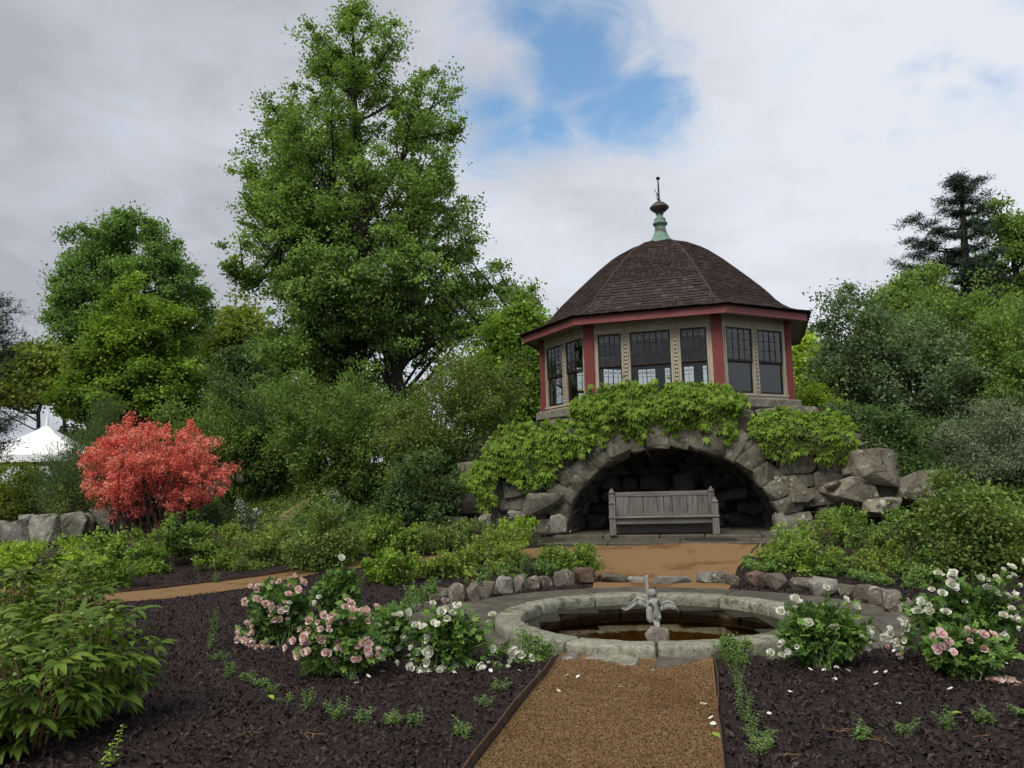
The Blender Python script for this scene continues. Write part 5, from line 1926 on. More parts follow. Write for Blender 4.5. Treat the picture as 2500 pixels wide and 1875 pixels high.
shrub('front_green_shrub', 'brighter leafed shrub in front of the tall mass at the right edge',
      [(760, 2420, 2560), (800, 2380, 2600), (880, 2360, 2620), (960, 2370, 2620), (1040, 2400, 2620)], 21.5, 'mid', 0.11, 20000, 220, 63, rc=0.34, stems=16, gap=0.3)
shrub('grey_juniper', 'greyish feathery juniper spreading at the right edge above the roses',
      [(965, 2420, 2530), (1010, 2330, 2580), (1050, 2265, 2580), (1110, 2270, 2580), (1170, 2300, 2580), (1240, 2350, 2580), (1290, 2400, 2580)], 17.5, 'juniper', 0.075, 42000, 480, 64, rc=0.24, stems=40, aspect=0.25, gap=0.15, droop=-0.1)
shrub('dark_undershrub', 'very dark low shrub in the hollow between juniper and boulders',
      [(1040, 2100, 2300), (1100, 2120, 2360), (1160, 2180, 2380), (1230, 2240, 2380)], 19.5, 'dark', 0.09, 18000, 220, 65, rc=0.26, stems=20)
shrub('lime_shrub', 'lime green bush rising behind the right vine',
      [(945, 1950, 2000), (975, 1945, 2035), (1010, 1950, 2065), (1060, 1975, 2085)], 20.3, 'lime', 0.075, 12000, 160, 66, rc=0.2, stems=14)
shrub('small_sapling', 'thin light green sapling among the boulders at right',
      [(1080, 2160, 2185), (1120, 2170, 2240), (1160, 2190, 2250)], 18.2, 'mid', 0.07, 1600, 40, 67, rc=0.15, stems=12)

# coral azalea in full flower
az = ground(372, 1318)
_d = az[1] + 0.6
shrub('coral_azalea', 'coral pink azalea in full bloom over the stone wall at left',
      [(1022, 300, 345), (1042, 275, 465), (1070, 252, 535), (1100, 225, 550), (1132, 215, 565), (1165, 225, 550), (1195, 235, 535), (1215, 250, 510)], _d, 'coral', 0.055, 46000, 800, 71,
      rc=0.12, stems=90, r0=0.03, cat='azalea', gap=0.36, gs=1.6, bare=60, aspect=0.85, up=0.3, droop=0.1, base_px=372, tone=0.3, flat=0.9, wob=0.35, shoots=60)

# ------------------------------------------------------------------ creepers over the grotto


def face_hit(px, py, v):
    """Point where a sight line meets the upright plane v metres behind the grotto face."""
    r = ray(px, py)
    o = np.array([0, 0, EYE])
    k = (OG @ D + v) / (r[:2] @ D)
    return o + r * k


def leaf5_mesh(seed, name='leaf'):
    """A creeper leaf: five leaflets fanned from one stalk; grows along +Y, faces +Z."""
    r = np.random.default_rng(seed)
    Vs, Fs, n = [], [], 0
    for a, l in ((-78, .62), (-38, .9), (0, 1.0), (38, .9), (78, .62)):
        V, F = blade(l * r.uniform(.9, 1.1), 0.40 * l, 0.35 + r.uniform(-.1, .15), 3, 0.10)
        V = V @ rot_np(0, r.uniform(-.25, .25), rad(-a + r.uniform(-8, 8))).T
        Vs.append(V)
        Fs.append(F + n)
        n += len(V)
    return np.concatenate(Vs), np.concatenate(Fs)


CREEP = [leaf5_mesh(i) for i in range(5)]
CREEP_M = [mesh_np('leaf', V * 1.0, F, MT['vine'], True, np.full(len(V), 0.15 + 0.17 * i)) for i, (V, F) in enumerate(CREEP)]


def creeper(name, label, poly, v0, bulge, nleaf, size, seed, stems=30, nobj=100):
    rng = np.random.default_rng(seed)
    poly = np.array([(1050 + x * .5877, 900 + y * .5877) for x, y in poly])
    x0, y0 = poly.min(0)
    x1, y1 = poly.max(0)
    pts = []
    while len(pts) < nleaf:
        x, y = rng.uniform(x0, x1, 400), rng.uniform(y0, y1, 400)
        jx, jy = rng.normal(0, 7, (2, 400))
        k = in_poly(x, y, poly)
        pts += list(zip((x + jx)[k], (y + jy)[k]))
    pts = np.array(pts[:nleaf])
    # pixel polygon only gives the outline: leaves stand on a bulging mat in front of the wall
    dmin = np.array([np.min(np.hypot(*(poly - p).T)) for p in pts])
    depth_in = np.clip(dmin / 45, 0, 1)
    W = []
    for (x, y), di in zip(pts, depth_in):
        b = bulge * (0.25 + 0.75 * di) * (0.7 + 0.5 * snoise((x * .02, y * .02, seed), 1)) * rng.uniform(0.45, 1.0)
        W.append(face_hit(x, y, v0 - b))
    W = np.array(W)
    root_p = face_hit(poly[:, 0].mean(), y1, v0)
    root = thing(name, label, 'climbing vine', tuple(root_p), 0, 'creepers hanging over the grotto')
    W -= root_p
    nrm = np.array([-D[0], -D[1], 0.0])
    order = rng.permutation(nleaf)
    sV, sF, sR, n = [], [], [], 0
    for c, i in enumerate(order):
        # the leaf hangs: its length runs down and outward, its face looks out and up
        d = unit(np.array([rng.normal() * .6, 0, -0.7 + rng.normal() * .4]) + nrm * rng.uniform(0.1, 1.0) + UU3 * rng.normal() * .5)
        z = nrm * 0.9 + np.array([0, 0, 0.75]) + rng.normal(size=3) * 0.5
        xa = unit(np.cross(d, z))
        za = np.cross(xa, d)
        if snoise(W[i], 2.6, seed) > 0.42:
            continue
        s = size * rng.uniform(0.5, 1.3)
        R = np.stack([xa, d, za], 1)
        k = rng.integers(5)
        if c < nobj:
            o = link('leaf', CREEP_M[k], root)
            m = Matrix([[*(R[r] * s), W[i][r]] for r in range(3)] + [[0, 0, 0, 1]])
            o.matrix_local = m
        else:
            V, F = CREEP[k]
            sV.append(V @ (R * s).T + W[i])
            sF.append(F + n)
            sR.append(np.full(len(V), rng.uniform(0, 1)))
            n += len(V)
    lf = link('foliage', mesh_np('foliage', np.concatenate(sV), np.concatenate(sF), MT['vine'], True, np.concatenate(sR)), root)
    props(lf, kind='stuff')
    wood = Soup()
    for _ in range(stems):
        i = rng.integers(nleaf)
        s = W[i] + nrm * rng.uniform(-0.1, 0.06)
        p = [s]
        d = np.array([*(UU * rng.normal() * .8), -0.8])
        for _k in range(6):
            d = unit(d + rng.normal(size=3) * 0.45 + np.array([0, 0, -0.1]))
            p.append(p[-1] + d * 0.13)
        wood.tube(np.array(p), np.linspace(0.009, 0.003, 7), 4)
    wood.obj('stems', MT['twig'], root)


UU3 = np.array([UU[0], UU[1], 0])
creeper('creeper_vine', 'bright green creeper mounded over the crown of the arch below the windows',
        [(585, 190), (600, 130), (680, 80), (760, 72), (830, 62), (920, 66), (1020, 58), (1100, 62), (1180, 75), (1240, 88), (1300, 112), (1312, 165), (1250, 185), (1262, 270), (1235, 290), (1190, 240), (1150, 265), (1100, 225), (1060, 235), (1000, 262),
         (940, 222), (900, 232), (850, 295), (800, 255), (760, 285), (705, 330), (685, 260), (650, 215)], -0.02, 0.50, 3100, 0.138, 81, 70)
creeper('creeper_vine', 'yellow green creeper spilling down the left shoulder of the grotto',
        [(290, 262), (330, 240), (430, 228), (500, 238), (560, 225), (640, 250), (665, 300), (655, 330), (600, 345), (560, 350), (500, 400), (505, 470), (440, 465), (400, 495), (350, 450), (290, 445), (255, 480), (235, 560), (215, 590), (185, 575), (160, 530),
         (125, 520), (120, 465), (150, 420), (200, 380), (235, 340), (250, 300)], -0.15, 0.42, 2300, 0.138, 82, 60)
creeper('creeper_vine', 'yellow green creeper over the right shoulder of the grotto by the boulders',
        [(1330, 215), (1400, 185), (1450, 172), (1520, 180), (1600, 190), (1680, 185), (1730, 215), (1768, 270), (1760, 330), (1740, 385), (1690, 360), (1640, 395), (1610, 330), (1560, 320), (1480, 375), (1440, 330), (1395, 350), (1345, 300)],
        -0.05, 0.40, 1750, 0.138, 83, 120)

# ------------------------------------------------------------------ roses


def petal(l, w, r):
    """A broad cupped petal along +Y with a ruffled, rounded rim."""
    V, F = [], []
    for t, ww in ((0, .25), (.4, .95), (.78, 1.0), (1.0, .55)):
        for s in (-1, -.4, .4, 1):
            V.append((s * ww * w / 2, l * t * (1 - .06 * s * s), .30 * l * t * t + .10 * w * s * s + r.uniform(-.035, .035) * (t > .5)))
    for i in range(3):
        for j in range(3):
            a = i * 4 + j
            F.append((a, a + 1, a + 5, a + 4))
    return np.array(V), np.array(F)


def rose_mesh(seed, mat, open_=1.0):
    r = np.random.default_rng(seed)
    Vs, Fs, Rs, n = [], [], [], 0
    for ring_i, (cnt, tilt, ln, wd) in enumerate(((6, 0.25, .55, .55), (6, 0.6, .52, .5), (5, 0.95, .45, .42), (4, 1.3, .34, .32))):
        for k in range(cnt):
            a = 2 * PI * (k + 0.5 * ring_i + r.uniform(-.15, .15)) / cnt
            V, F = petal(ln * (r.uniform(.5, 1.35) if ring_i < 2 else r.uniform(.85, 1.1)), wd * 1.25 * r.uniform(.75, 1.2), r)
            V = V @ rot_np(tilt * open_ + r.uniform(-.3, .3), 0, 0).T
            V = V @ rot_np(0, 0, a).T
            Vs.append(V + np.array([0, 0, 0.04 * ring_i]))
            Fs.append(F + n)
            n += len(V)
            Rs.append(np.full(len(V), np.clip(0.75 - 0.18 * ring_i + r.uniform(-.15, .15), 0, 1)))
    return mesh_np('flower', np.concatenate(Vs), np.concatenate(Fs), mat, True, np.concatenate(Rs))


ROSE = {c: [rose_mesh(i + 10, MT[c], o) for i, o in enumerate((1.0, 0.75, 1.25, 0.5, 1.1))] for c in ('pink', 'white')}


def compound_leaf(C, size, rng, out):
    """Rose leaves: five leaflets on a rib at each centre."""
    n = len(C)
    d = unit(rng.normal(size=(n, 3)) * 0.7 + out * 0.9 + np.array([0, 0, -0.15]))
    nr = rng.normal(size=(n, 3)) * 0.45 + np.array([0, -0.15, 0.9])
    r = unit(np.cross(d, nr))
    nr = np.cross(r, d)
    CC, DD, NN = [], [], []
    for (u, v, ang) in ((0, 1.0, 0), (-.28, .62, 1.0), (.28, .62, 1.0), (-.26, .25, 1.1), (.26, .25, 1.1)):
        sgn = -1 if u < 0 else 1
        dd = d * math.cos(ang) + r * sgn * math.sin(ang)
        CC.append(C + d * v * size * 1.5 + r * u * size * 1.3)
        DD.append(dd)
        NN.append(nr + rng.normal(size=(n, 3)) * .15)
    CC, DD, NN = np.concatenate(CC), np.concatenate(DD), np.concatenate(NN)
    R = unit(np.cross(DD, NN))
    NN = np.cross(R, DD)
    m = len(CC)
    s = (size * rng.uniform(.75, 1.2, m))[:, None]
    w = s * 0.34
    V = np.stack([CC - DD * s * .5, CC - DD * s * .1 + R * w + NN * s * .1, CC + DD * s * .5 - NN * s * .08, CC - DD * s * .1 - R * w + NN * s * .1], 1).reshape(-1, 3)
    F = np.arange(4 * m).reshape(m, 4)
    v = np.tile(rng.uniform(0, 1, n), 5)
    return V, F, np.repeat(np.clip(v + rng.normal(size=m) * .12, 0, 1), 4)


def rose_bush(label, box, base, flowers, colour, nleaf, seed, size=0.042, leaf='rose_leaf', fsize=0.10, stems=26, low=0.25):
    """box: photograph extent of the bush; base: pixel of its foot; flowers: (px, py) of each bloom or cluster."""
    rng = np.random.default_rng(seed)
    b = ground(*base)
    dep = b[1]
    x0, x1, y0, y1 = box
    root = thing('rose_bush', label, 'rose bush', tuple(b), 0, 'rose bushes in the mulch beds')
    cx, cy = (x0 + x1) / 2, (y0 + y1) / 2
    hw, hh = (x1 - x0) / 2, (y1 - y0) / 2
    n = nleaf
    sc = pxs(dep * 0.99)
    cen = P(cx, cy, dep + hw * sc * 0.5)
    v = unit(rng.normal(size=(n, 3))) * (rng.uniform(0, 1, n) ** 0.45)[:, None] * 0.86
    wob = np.array([1 + 0.55 * snoise(q, 2.4, seed) for q in v])[:, None]
    C = cen + v * wob * np.array([hw * sc, hw * sc * 0.75, hh * sc])
    hgt = (C[:, 2] - b[2]) / (2 * hh * sc)
    C[:, :2] = b[:2] * 0 + C[:, :2] + (np.array([cen[0], cen[1]]) - C[:, :2]) * np.clip(0.5 - hgt, 0, 0.5)[:, None] * 0.9
    C[:, 2] = np.maximum(C[:, 2], b[2] + 0.05)
    ex = []
    for (fx, fy, cnt, cl_) in flowers:
        qf = P(fx, fy, dep)
        for _k in range(7):
            ex.append(cen + (qf - cen) * rng.uniform(0.5, 0.98) + rng.normal(size=3) * 0.035)
    C = np.concatenate([C, np.array(ex)])
    C[:, 2] = np.maximum(C[:, 2], b[2] + 0.03)
    V, F, R = compound_leaf(C - b, size, rng, unit(C - cen))
    link('foliage', mesh_np('foliage', V, F, MT[leaf], False, R), root)
    wood = Soup()
    for i in rng.permutation(n)[:stems]:
        e = C[i] - b
        m = e * np.array([.45, .45, .6])
        wood.tube(np.array([np.array([rng.normal() * .03, rng.normal() * .03, -.03]), m, e]), [.009, .006, .003], 4)
    k = 0
    for (fx, fy, cnt, cl) in flowers:
        q0 = P(fx, fy, dep + rng.uniform(-0.25, 0.12) * hw * sc)
        for j in range(max(1, round(cnt * 0.66))):
            q = q0 + rng.normal(size=3) * np.array([.045, .04, .035]) * (cnt > 1) * (1 + cnt * 0.06)
            q[2] = max(q[2], b[2] + 0.035)
            o = link('flower', random.choice(ROSE[cl]), root, tuple(q - b))
            s = fsize * rng.uniform(0.55, 1.05) * (0.8 if cnt > 3 else 0.95)
            o.scale = (s, s * rng.uniform(.7, 1), s * rng.uniform(.8, 1.3))
            dv = Vector(tuple(unit(q - cen) * 0.8 + np.array([0, -0.55, 0.25]) + rng.normal(size=3) * 0.35))
            o.rotation_euler = dv.to_track_quat('Z', 'Y').to_euler()
            k += 1
        e = q0 - b
        wood.tube(np.array([(cen - b) * 0.5, (cen - b) * 0.4 + e * 0.6 + np.array([0, 0, .05]), e]), [.007, .005, .003], 4)
    wood.obj('stems', MT['stem_green'], root)
    return root


ZR = lambda x, y: (550 + x * .2486, 1380 + y * .2486)     # zoomed view of the left roses


def fl(lst, c):
    return [(*ZR(x, y), n, c) for x, y, n in lst]


rose_bush('pink rose bush with loose flower sprays, farthest left of the roses', (590, 775, 1425, 1585), (690, 1580),
          fl([(560, 215, 6), (640, 190, 4), (700, 205, 3), (755, 180, 3), (270, 330, 6), (285, 390, 4), (270, 270, 4), (440, 330, 6), (400, 300, 3), (300, 510, 8), (350, 540, 5), (540, 380, 4), (560, 420, 4), (500, 450, 5), (530, 510, 7), (470, 560, 2),
              (330, 770, 9), (280, 740, 6), (400, 800, 6), (180, 680, 5), (210, 710, 3), (310, 660, 4), (230, 690, 4), (345, 815, 5)], 'pink') + fl([(620, 350, 3)], 'white'), 'pink', 1500, 91, fsize=0.085)
rose_bush('pink rose bush at the front of the left bed, covered in pale clusters', (735, 935, 1490, 1665), (862, 1665),
          fl([(780, 620, 5), (820, 600, 3), (950, 575, 5), (930, 630, 3), (1020, 580, 4), (1070, 590, 5), (1110, 570, 3), (1060, 505, 3), (1130, 420, 3), (1200, 430, 3), (1375, 460, 5), (1330, 540, 3), (1450, 500, 2), (745, 810, 3), (780, 790, 2), (770, 880, 4),
              (750, 930, 3), (860, 810, 3), (960, 790, 4), (920, 710, 2), (1085, 870, 3), (1110, 910, 3), (1120, 825, 2), (1380, 880, 5), (1440, 760, 4), (1450, 700, 2), (1500, 850, 4), (1235, 975, 2), (880, 690, 2), (1340, 890, 3)], 'pink'), 'pink', 1700, 92, fsize=0.085)
rose_bush('white rose bush filling the gap right of the front pink one', (900, 1000, 1490, 1610), (935, 1615),
          fl([(1770, 460, 2), (1760, 510, 3), (1720, 540, 3), (1640, 610, 3), (1560, 520, 2), (1430, 640, 3), (1520, 660, 2), (1520, 700, 2), (1630, 710, 2), (1610, 810, 4), (1640, 800, 3), (1580, 830, 2), (1740, 640, 3), (1770, 600, 2), (1820, 700, 3), (1590, 840, 2)], 'white'), 'white', 800, 93, fsize=0.085)
rose_bush('white rose bush with drooping blooms touching the mulch beside the coping', (1005, 1190, 1490, 1640), (1110, 1640),
          fl([(2020, 440, 3), (1950, 650, 3), (1990, 670, 3), (2030, 830, 3), (2170, 480, 3), (1820, 890, 4), (1850, 950, 3), (1910, 1000, 4), (2030, 1050, 4), (2010, 960, 1), (1890, 1010, 3)], 'white') +
          [(1095, 1490, 3, 'white'), (1110, 1500, 2, 'white'), (1190, 1520, 1, 'white'), (1205, 1525, 2, 'white'), (1110, 1635, 3, 'white'), (1125, 1635, 2, 'white'), (1155, 1630, 3, 'white'), (1225, 1610, 4, 'white'), (1245, 1598, 4, 'white'), (1260, 1590, 4, 'white'), (1272, 1604, 3, 'white'), (1062, 1520, 1, 'white')],
          'white', 1500, 94, fsize=0.095)
rose_bush('mostly green rose bush with two white blooms behind the pink ones', (770, 885, 1395, 1500), (830, 1505), fl([(905, 350, 3), (870, 330, 1)], 'white') + [(833, 1362, 1, 'white')], 'white', 1100, 95, size=0.052)
ZQ = lambda x, y: (1800 + x * .437, 1150 + y * .437)


def fq(lst, c):
    return [(*ZQ(x, y), n, c) for x, y, n in lst]


rose_bush('white rose bush in front of the right side of the coping', (1895, 2125, 1470, 1640), (2010, 1643),
          fq([(295, 755, 2), (300, 775, 2), (500, 650, 1), (325, 730, 1), (465, 840, 2), (240, 980, 3), (255, 1005, 3), (300, 985, 3), (660, 765, 1), (605, 720, 1), (735, 955, 4), (720, 965, 3), (745, 930, 2), (730, 880, 2), (545, 875, 1)], 'white'), 'white', 1300, 96, fsize=0.088, size=0.045)
rose_bush('tall white rose bush at the right edge, taller than its neighbours', (2220, 2500, 1425, 1600), (2370, 1625),
          fq([(1125, 625, 3), (1180, 600, 3), (1215, 605, 3), (1245, 620, 3), (1505, 560, 4), (1585, 585, 4), (1510, 635, 4), (1355, 598, 1), (1445, 595, 1), (1155, 690, 2), (1050, 750, 5), (1020, 770, 4), (1070, 760, 3), (1280, 762, 4), (1440, 680, 1), (1390, 660, 1), (1520, 720, 4), (1560, 715, 3), (1570, 800, 5), (1560, 820, 3),
              (905, 838, 3), (930, 845, 2), (890, 895, 4), (860, 965, 4), (895, 960, 3), (1490, 915, 3), (1490, 880, 2), (1170, 780, 2)], 'white') + fq([(910, 965, 6), (915, 990, 4)], 'pink'), 'white', 1500, 97, fsize=0.088, size=0.045)
rose_bush('low dark leaved rose bush with pale pink blooms in the right bed', (2250, 2450, 1530, 1655), (2370, 1668),
          fq([(1120, 940, 4), (1175, 935, 3), (1180, 975, 4), (1190, 1000, 3), (1265, 915, 4), (1290, 915, 3), (1425, 918, 1), (1330, 990, 1), (1375, 995, 1), (1470, 1210, 6), (1490, 1225, 4), (1510, 1205, 4), (1440, 1200, 3)], 'pink'), 'pink', 1200, 98, fsize=0.085, size=0.044)

# ------------------------------------------------------------------ peonies at the lower left


def biternate(seed):
    r = np.random.default_rng(seed)
    Vs, Fs, n = [], [], 0

    def add(V, F, q=0.5):
        nonlocal n
        Vs.append(V)
        Fs.append(F + n)
        n += len(V)
    pet = 0.55
    for a, at, sub in ((-55, .75, .8), (55, .75, .8), (0, 1.0, 1.0)):
        # secondary stalk from the petiole
        base = np.array([0, pet * (0.75 if a else 1.0), 0.0])
        dirv = np.array([math.sin(rad(a)), math.cos(rad(a)), 0.0])
        mid = base + dirv * 0.20
        V, F = tube_np(np.array([base, (base + mid) / 2, mid]), [.010, .008, .007], 3)
        add(V, F)
        for b, l in ((-42, .72), (42, .72), (0, 1.0)):
            V, F = blade(0.62 * l * sub * r.uniform(.9, 1.1), 0.185 * l, 0.45 + r.uniform(-.12, .2), 4, 0.10)
            V = V @ rot_np(r.uniform(-.1, .2), r.uniform(-.3, .3), rad(-a - b + r.uniform(-8, 8))).T + mid
            add(V, F)
    V, F = tube_np(np.array([(0, 0, 0), (0, pet * .5, 0.03), (0, pet, 0)]), [.016, .013, .010], 4)
    add(V, F)
    return np.concatenate(Vs), np.concatenate(Fs)


BIT = [biternate(i + 60) for i in range(6)]
BIT_M = [mesh_np('leaf', V, F, MT['peony'], True, np.full(len(V), 0.12 + 0.15 * i)) for i, (V, F) in enumerate(BIT)]
bud_m = MB().lathe([(.001, 0), (.6, .12), (.95, .5), (1.0, .9), (.7, 1.5), (.25, 1.8), (.001, 1.85)], 10).mesh('bud', mat_flat('peony_bud', (0.20, 0.26, 0.09), 0.5))


def peony(label, base, top_y, spread, nst, seed, lsize=0.30, per=8):
    rng = np.random.default_rng(seed)
    b = ground(*base)
    h = (P(base[0], top_y, b[1])[2] - b[2])
    root = thing('peony', label, 'peony', tuple(b), 0, 'peonies massed at the lower left')
    wood = Soup()
    for s in range(nst):
        a = 2 * PI * (s + rng.uniform(0, .7)) / nst
        rr = spread * math.sqrt(rng.uniform(0.05, 1))
        hh = h * rng.uniform(0.78, 1.02) * (1 - 0.25 * (rr / spread) ** 2)
        tip = np.array([math.cos(a) * rr, math.sin(a) * rr, hh])
        root_s = tip * np.array([.25, .25, 0])
        t = np.linspace(0, 1, 6)[:, None]
        c = root_s + (tip - root_s) * t + np.array([0, 0, 0.06]) * np.sin(PI * t)
        wood.tube(c, np.linspace(.010, .005, 6), 5)
        for k in range(per):
            f = 0.10 + 0.86 * ((k + rng.uniform(0, .6)) / per) ** .8
            q = root_s + (tip - root_s) * f
            az_ = a + rng.normal() * 1.3 if rr > spread * .4 else rng.uniform(0, 2 * PI)
            o = link('leaf', BIT_M[rng.integers(6)], root, tuple(q))
            sz = lsize * rng.uniform(0.75, 1.15) * (1.1 - 0.45 * max(0, f - 0.55))
            o.scale = (sz, sz, sz)
            o.rotation_euler = (rng.uniform(-0.15, 0.55) + 0.35 * (f > .8), rng.uniform(-.3, .3), az_ - PI / 2)
        if rng.uniform() < 0.75:
            o = link('bud', bud_m, root, tuple(tip + np.array([0, 0, -.005])))
            z = 0.011 * rng.uniform(.8, 1.25)
            o.scale = (z, z, z)
    wood.obj('stems', MT['stem_red'], root)
    return root


peony('peony plant lowest in the frame at the bottom left corner', (75, 1840), 1545, 0.34, 11, 201, 0.26)
peony('peony plant with tall budded stems beside the open mulch, right of the bottom corner', (225, 1775), 1480, 0.30, 12, 202, 0.25)
peony('peony plant cut by the left frame edge above the corner one', (-60, 1800), 1480, 0.36, 10, 203, 0.26)
peony('peony plant in the middle of the left mass, half hidden by those in front', (130, 1700), 1435, 0.36, 12, 204, 0.26)
peony('peony plant at the left edge behind the middle of the mass', (0, 1650), 1395, 0.40, 11, 205)
peony('peony plant at the back right of the mass, next to the gravel path', (180, 1590), 1360, 0.36, 12, 206, 0.26)
peony('peony plant at the back left of the mass near the lime perennials', (85, 1545), 1340, 0.42, 12, 207)


def spire(name, label, cat, px, py, top, seed, mat, group=None, leaf_len=0.07, nl=30, nst=1, wide=0.10, lean=0.06):
    """Upright small plant: stems set with narrow leaves."""
    rng = np.random.default_rng(seed)
    b = ground(px, py)
    h = P(px, top, b[1])[2] - b[2]
    root = thing(name, label, cat, tuple(b), 0, group)
    wood = Soup()
    lv = Soup()
    for s in range(nst):
        tip = np.array([rng.normal() * wide * .6 if nst > 1 else lean, rng.normal() * wide * .5, h * (1 if s == 0 else rng.uniform(.5, .95))])
        foot = np.array([rng.normal() * wide * .3 * (nst > 1), rng.normal() * wide * .3 * (nst > 1), 0])
        wood.tube(np.array([foot, (foot + tip) / 2 + np.array([.01, 0, .02]), tip]), [.004, .0035, .002], 4)
        for k in range(nl):
            f = 0.12 + 0.88 * k / nl
            q = foot + (tip - foot) * f
            V, F = blade(leaf_len * (1.15 - .6 * f) * rng.uniform(.8, 1.2), leaf_len * .30, 0.3, 2, 0.1)
            V = V @ rot_np(rng.uniform(0.1, 0.8), 0, 0).T @ rot_np(0, 0, k * 2.4 + rng.uniform(-.3, .3)).T + q
            lv.add(V, F, np.full(len(V), rng.uniform(0.1, 1)))
    wood.obj('stem', MT['stem_green'], root)
    lv.obj('foliage', MT[mat], root)
    return root


spire('weed', 'pale green upright weed sprouting in front of the peonies at the bottom', 'weed', 266, 1885, 1770, 301, 'lime', leaf_len=0.055, nl=26)
spire('weed', 'shorter pale weed touching the taller one at the bottom left', 'weed', 245, 1885, 1815, 302, 'lime', leaf_len=0.05, nl=18)

ORD = ['nearest the path', 'second from the path', 'third from the path', 'fourth from the path', 'fifth from the path', 'sixth from the path', 'seventh from the path', 'eighth from the path', 'ninth from the path', 'tenth from the path', 'eleventh from the path', 'twelfth from the path', 'thirteenth from the path', 'fourth from the far end', 'third from the far end', 'second from the far end', 'at the far end']
SEED_L = [(528, 1425, 1395), (525, 1545, 1480), (515, 1590, 1535), (538, 1615, 1590), (560, 1655, 1610), (608, 1670, 1635), (640, 1680, 1650), (665, 1695, 1665), (700, 1720, 1690), (748, 1740, 1670), (825, 1760, 1700), (890, 1770, 1725), (950, 1775, 1735), (1010, 1780, 1730), (1130, 1810, 1755), (1188, 1735, 1695), (1222, 1695, 1655)]
for i, (x, y, t) in enumerate(SEED_L):
    spire('seedling', 'small seedling %s in the curved row of the left bed' % ORD[{16: 0, 15: 1, 14: 2}.get(i, 16 - i)], 'seedling', x, y, t, 310 + i, 'sedum', 'seedlings in the curved row of the left bed', leaf_len=0.045, nl=18, nst=random.randint(5, 9), wide=0.08)
SEED_R = [(2098, 1815, 1760), (2208, 1800, 1745), (2317, 1790, 1722), (2405, 1770, 1725), (2480, 1755, 1715), (1870, 1835, 1770), (1848, 1850, 1790)]
for i, (x, y, t) in enumerate(SEED_R):
    spire('seedling', 'small seedling %s in the row across the right bed' % (['nearest the path', 'second from the path', 'third from the path', 'fourth from the path', 'fifth, nearest the frame edge', 'at the foot of the edging plants', 'touching the lowest edging plant'][i]), 'seedling', x, y, t, 340 + i, 'sedum', 'seedlings in the row of the right bed', leaf_len=0.045, nl=18, nst=random.randint(5, 9), wide=0.08)
STRIP = [(1800, 1640, 1560), (1803, 1680, 1600), (1812, 1725, 1640), (1818, 1765, 1670), (1835, 1800, 1720), (1838, 1820, 1750)]
for i, (x, y, t) in enumerate(STRIP):
    spire('edging_plant', 'dull green upright edging plant, %s from the fountain along the right path edge' % ('first', 'second', 'third', 'fourth', 'fifth', 'sixth')[i], 'edging plant', x, y, t, 360 + i, 'sedum', 'edging plants along the right of the path', leaf_len=0.036, nl=20, nst=4, wide=0.075)

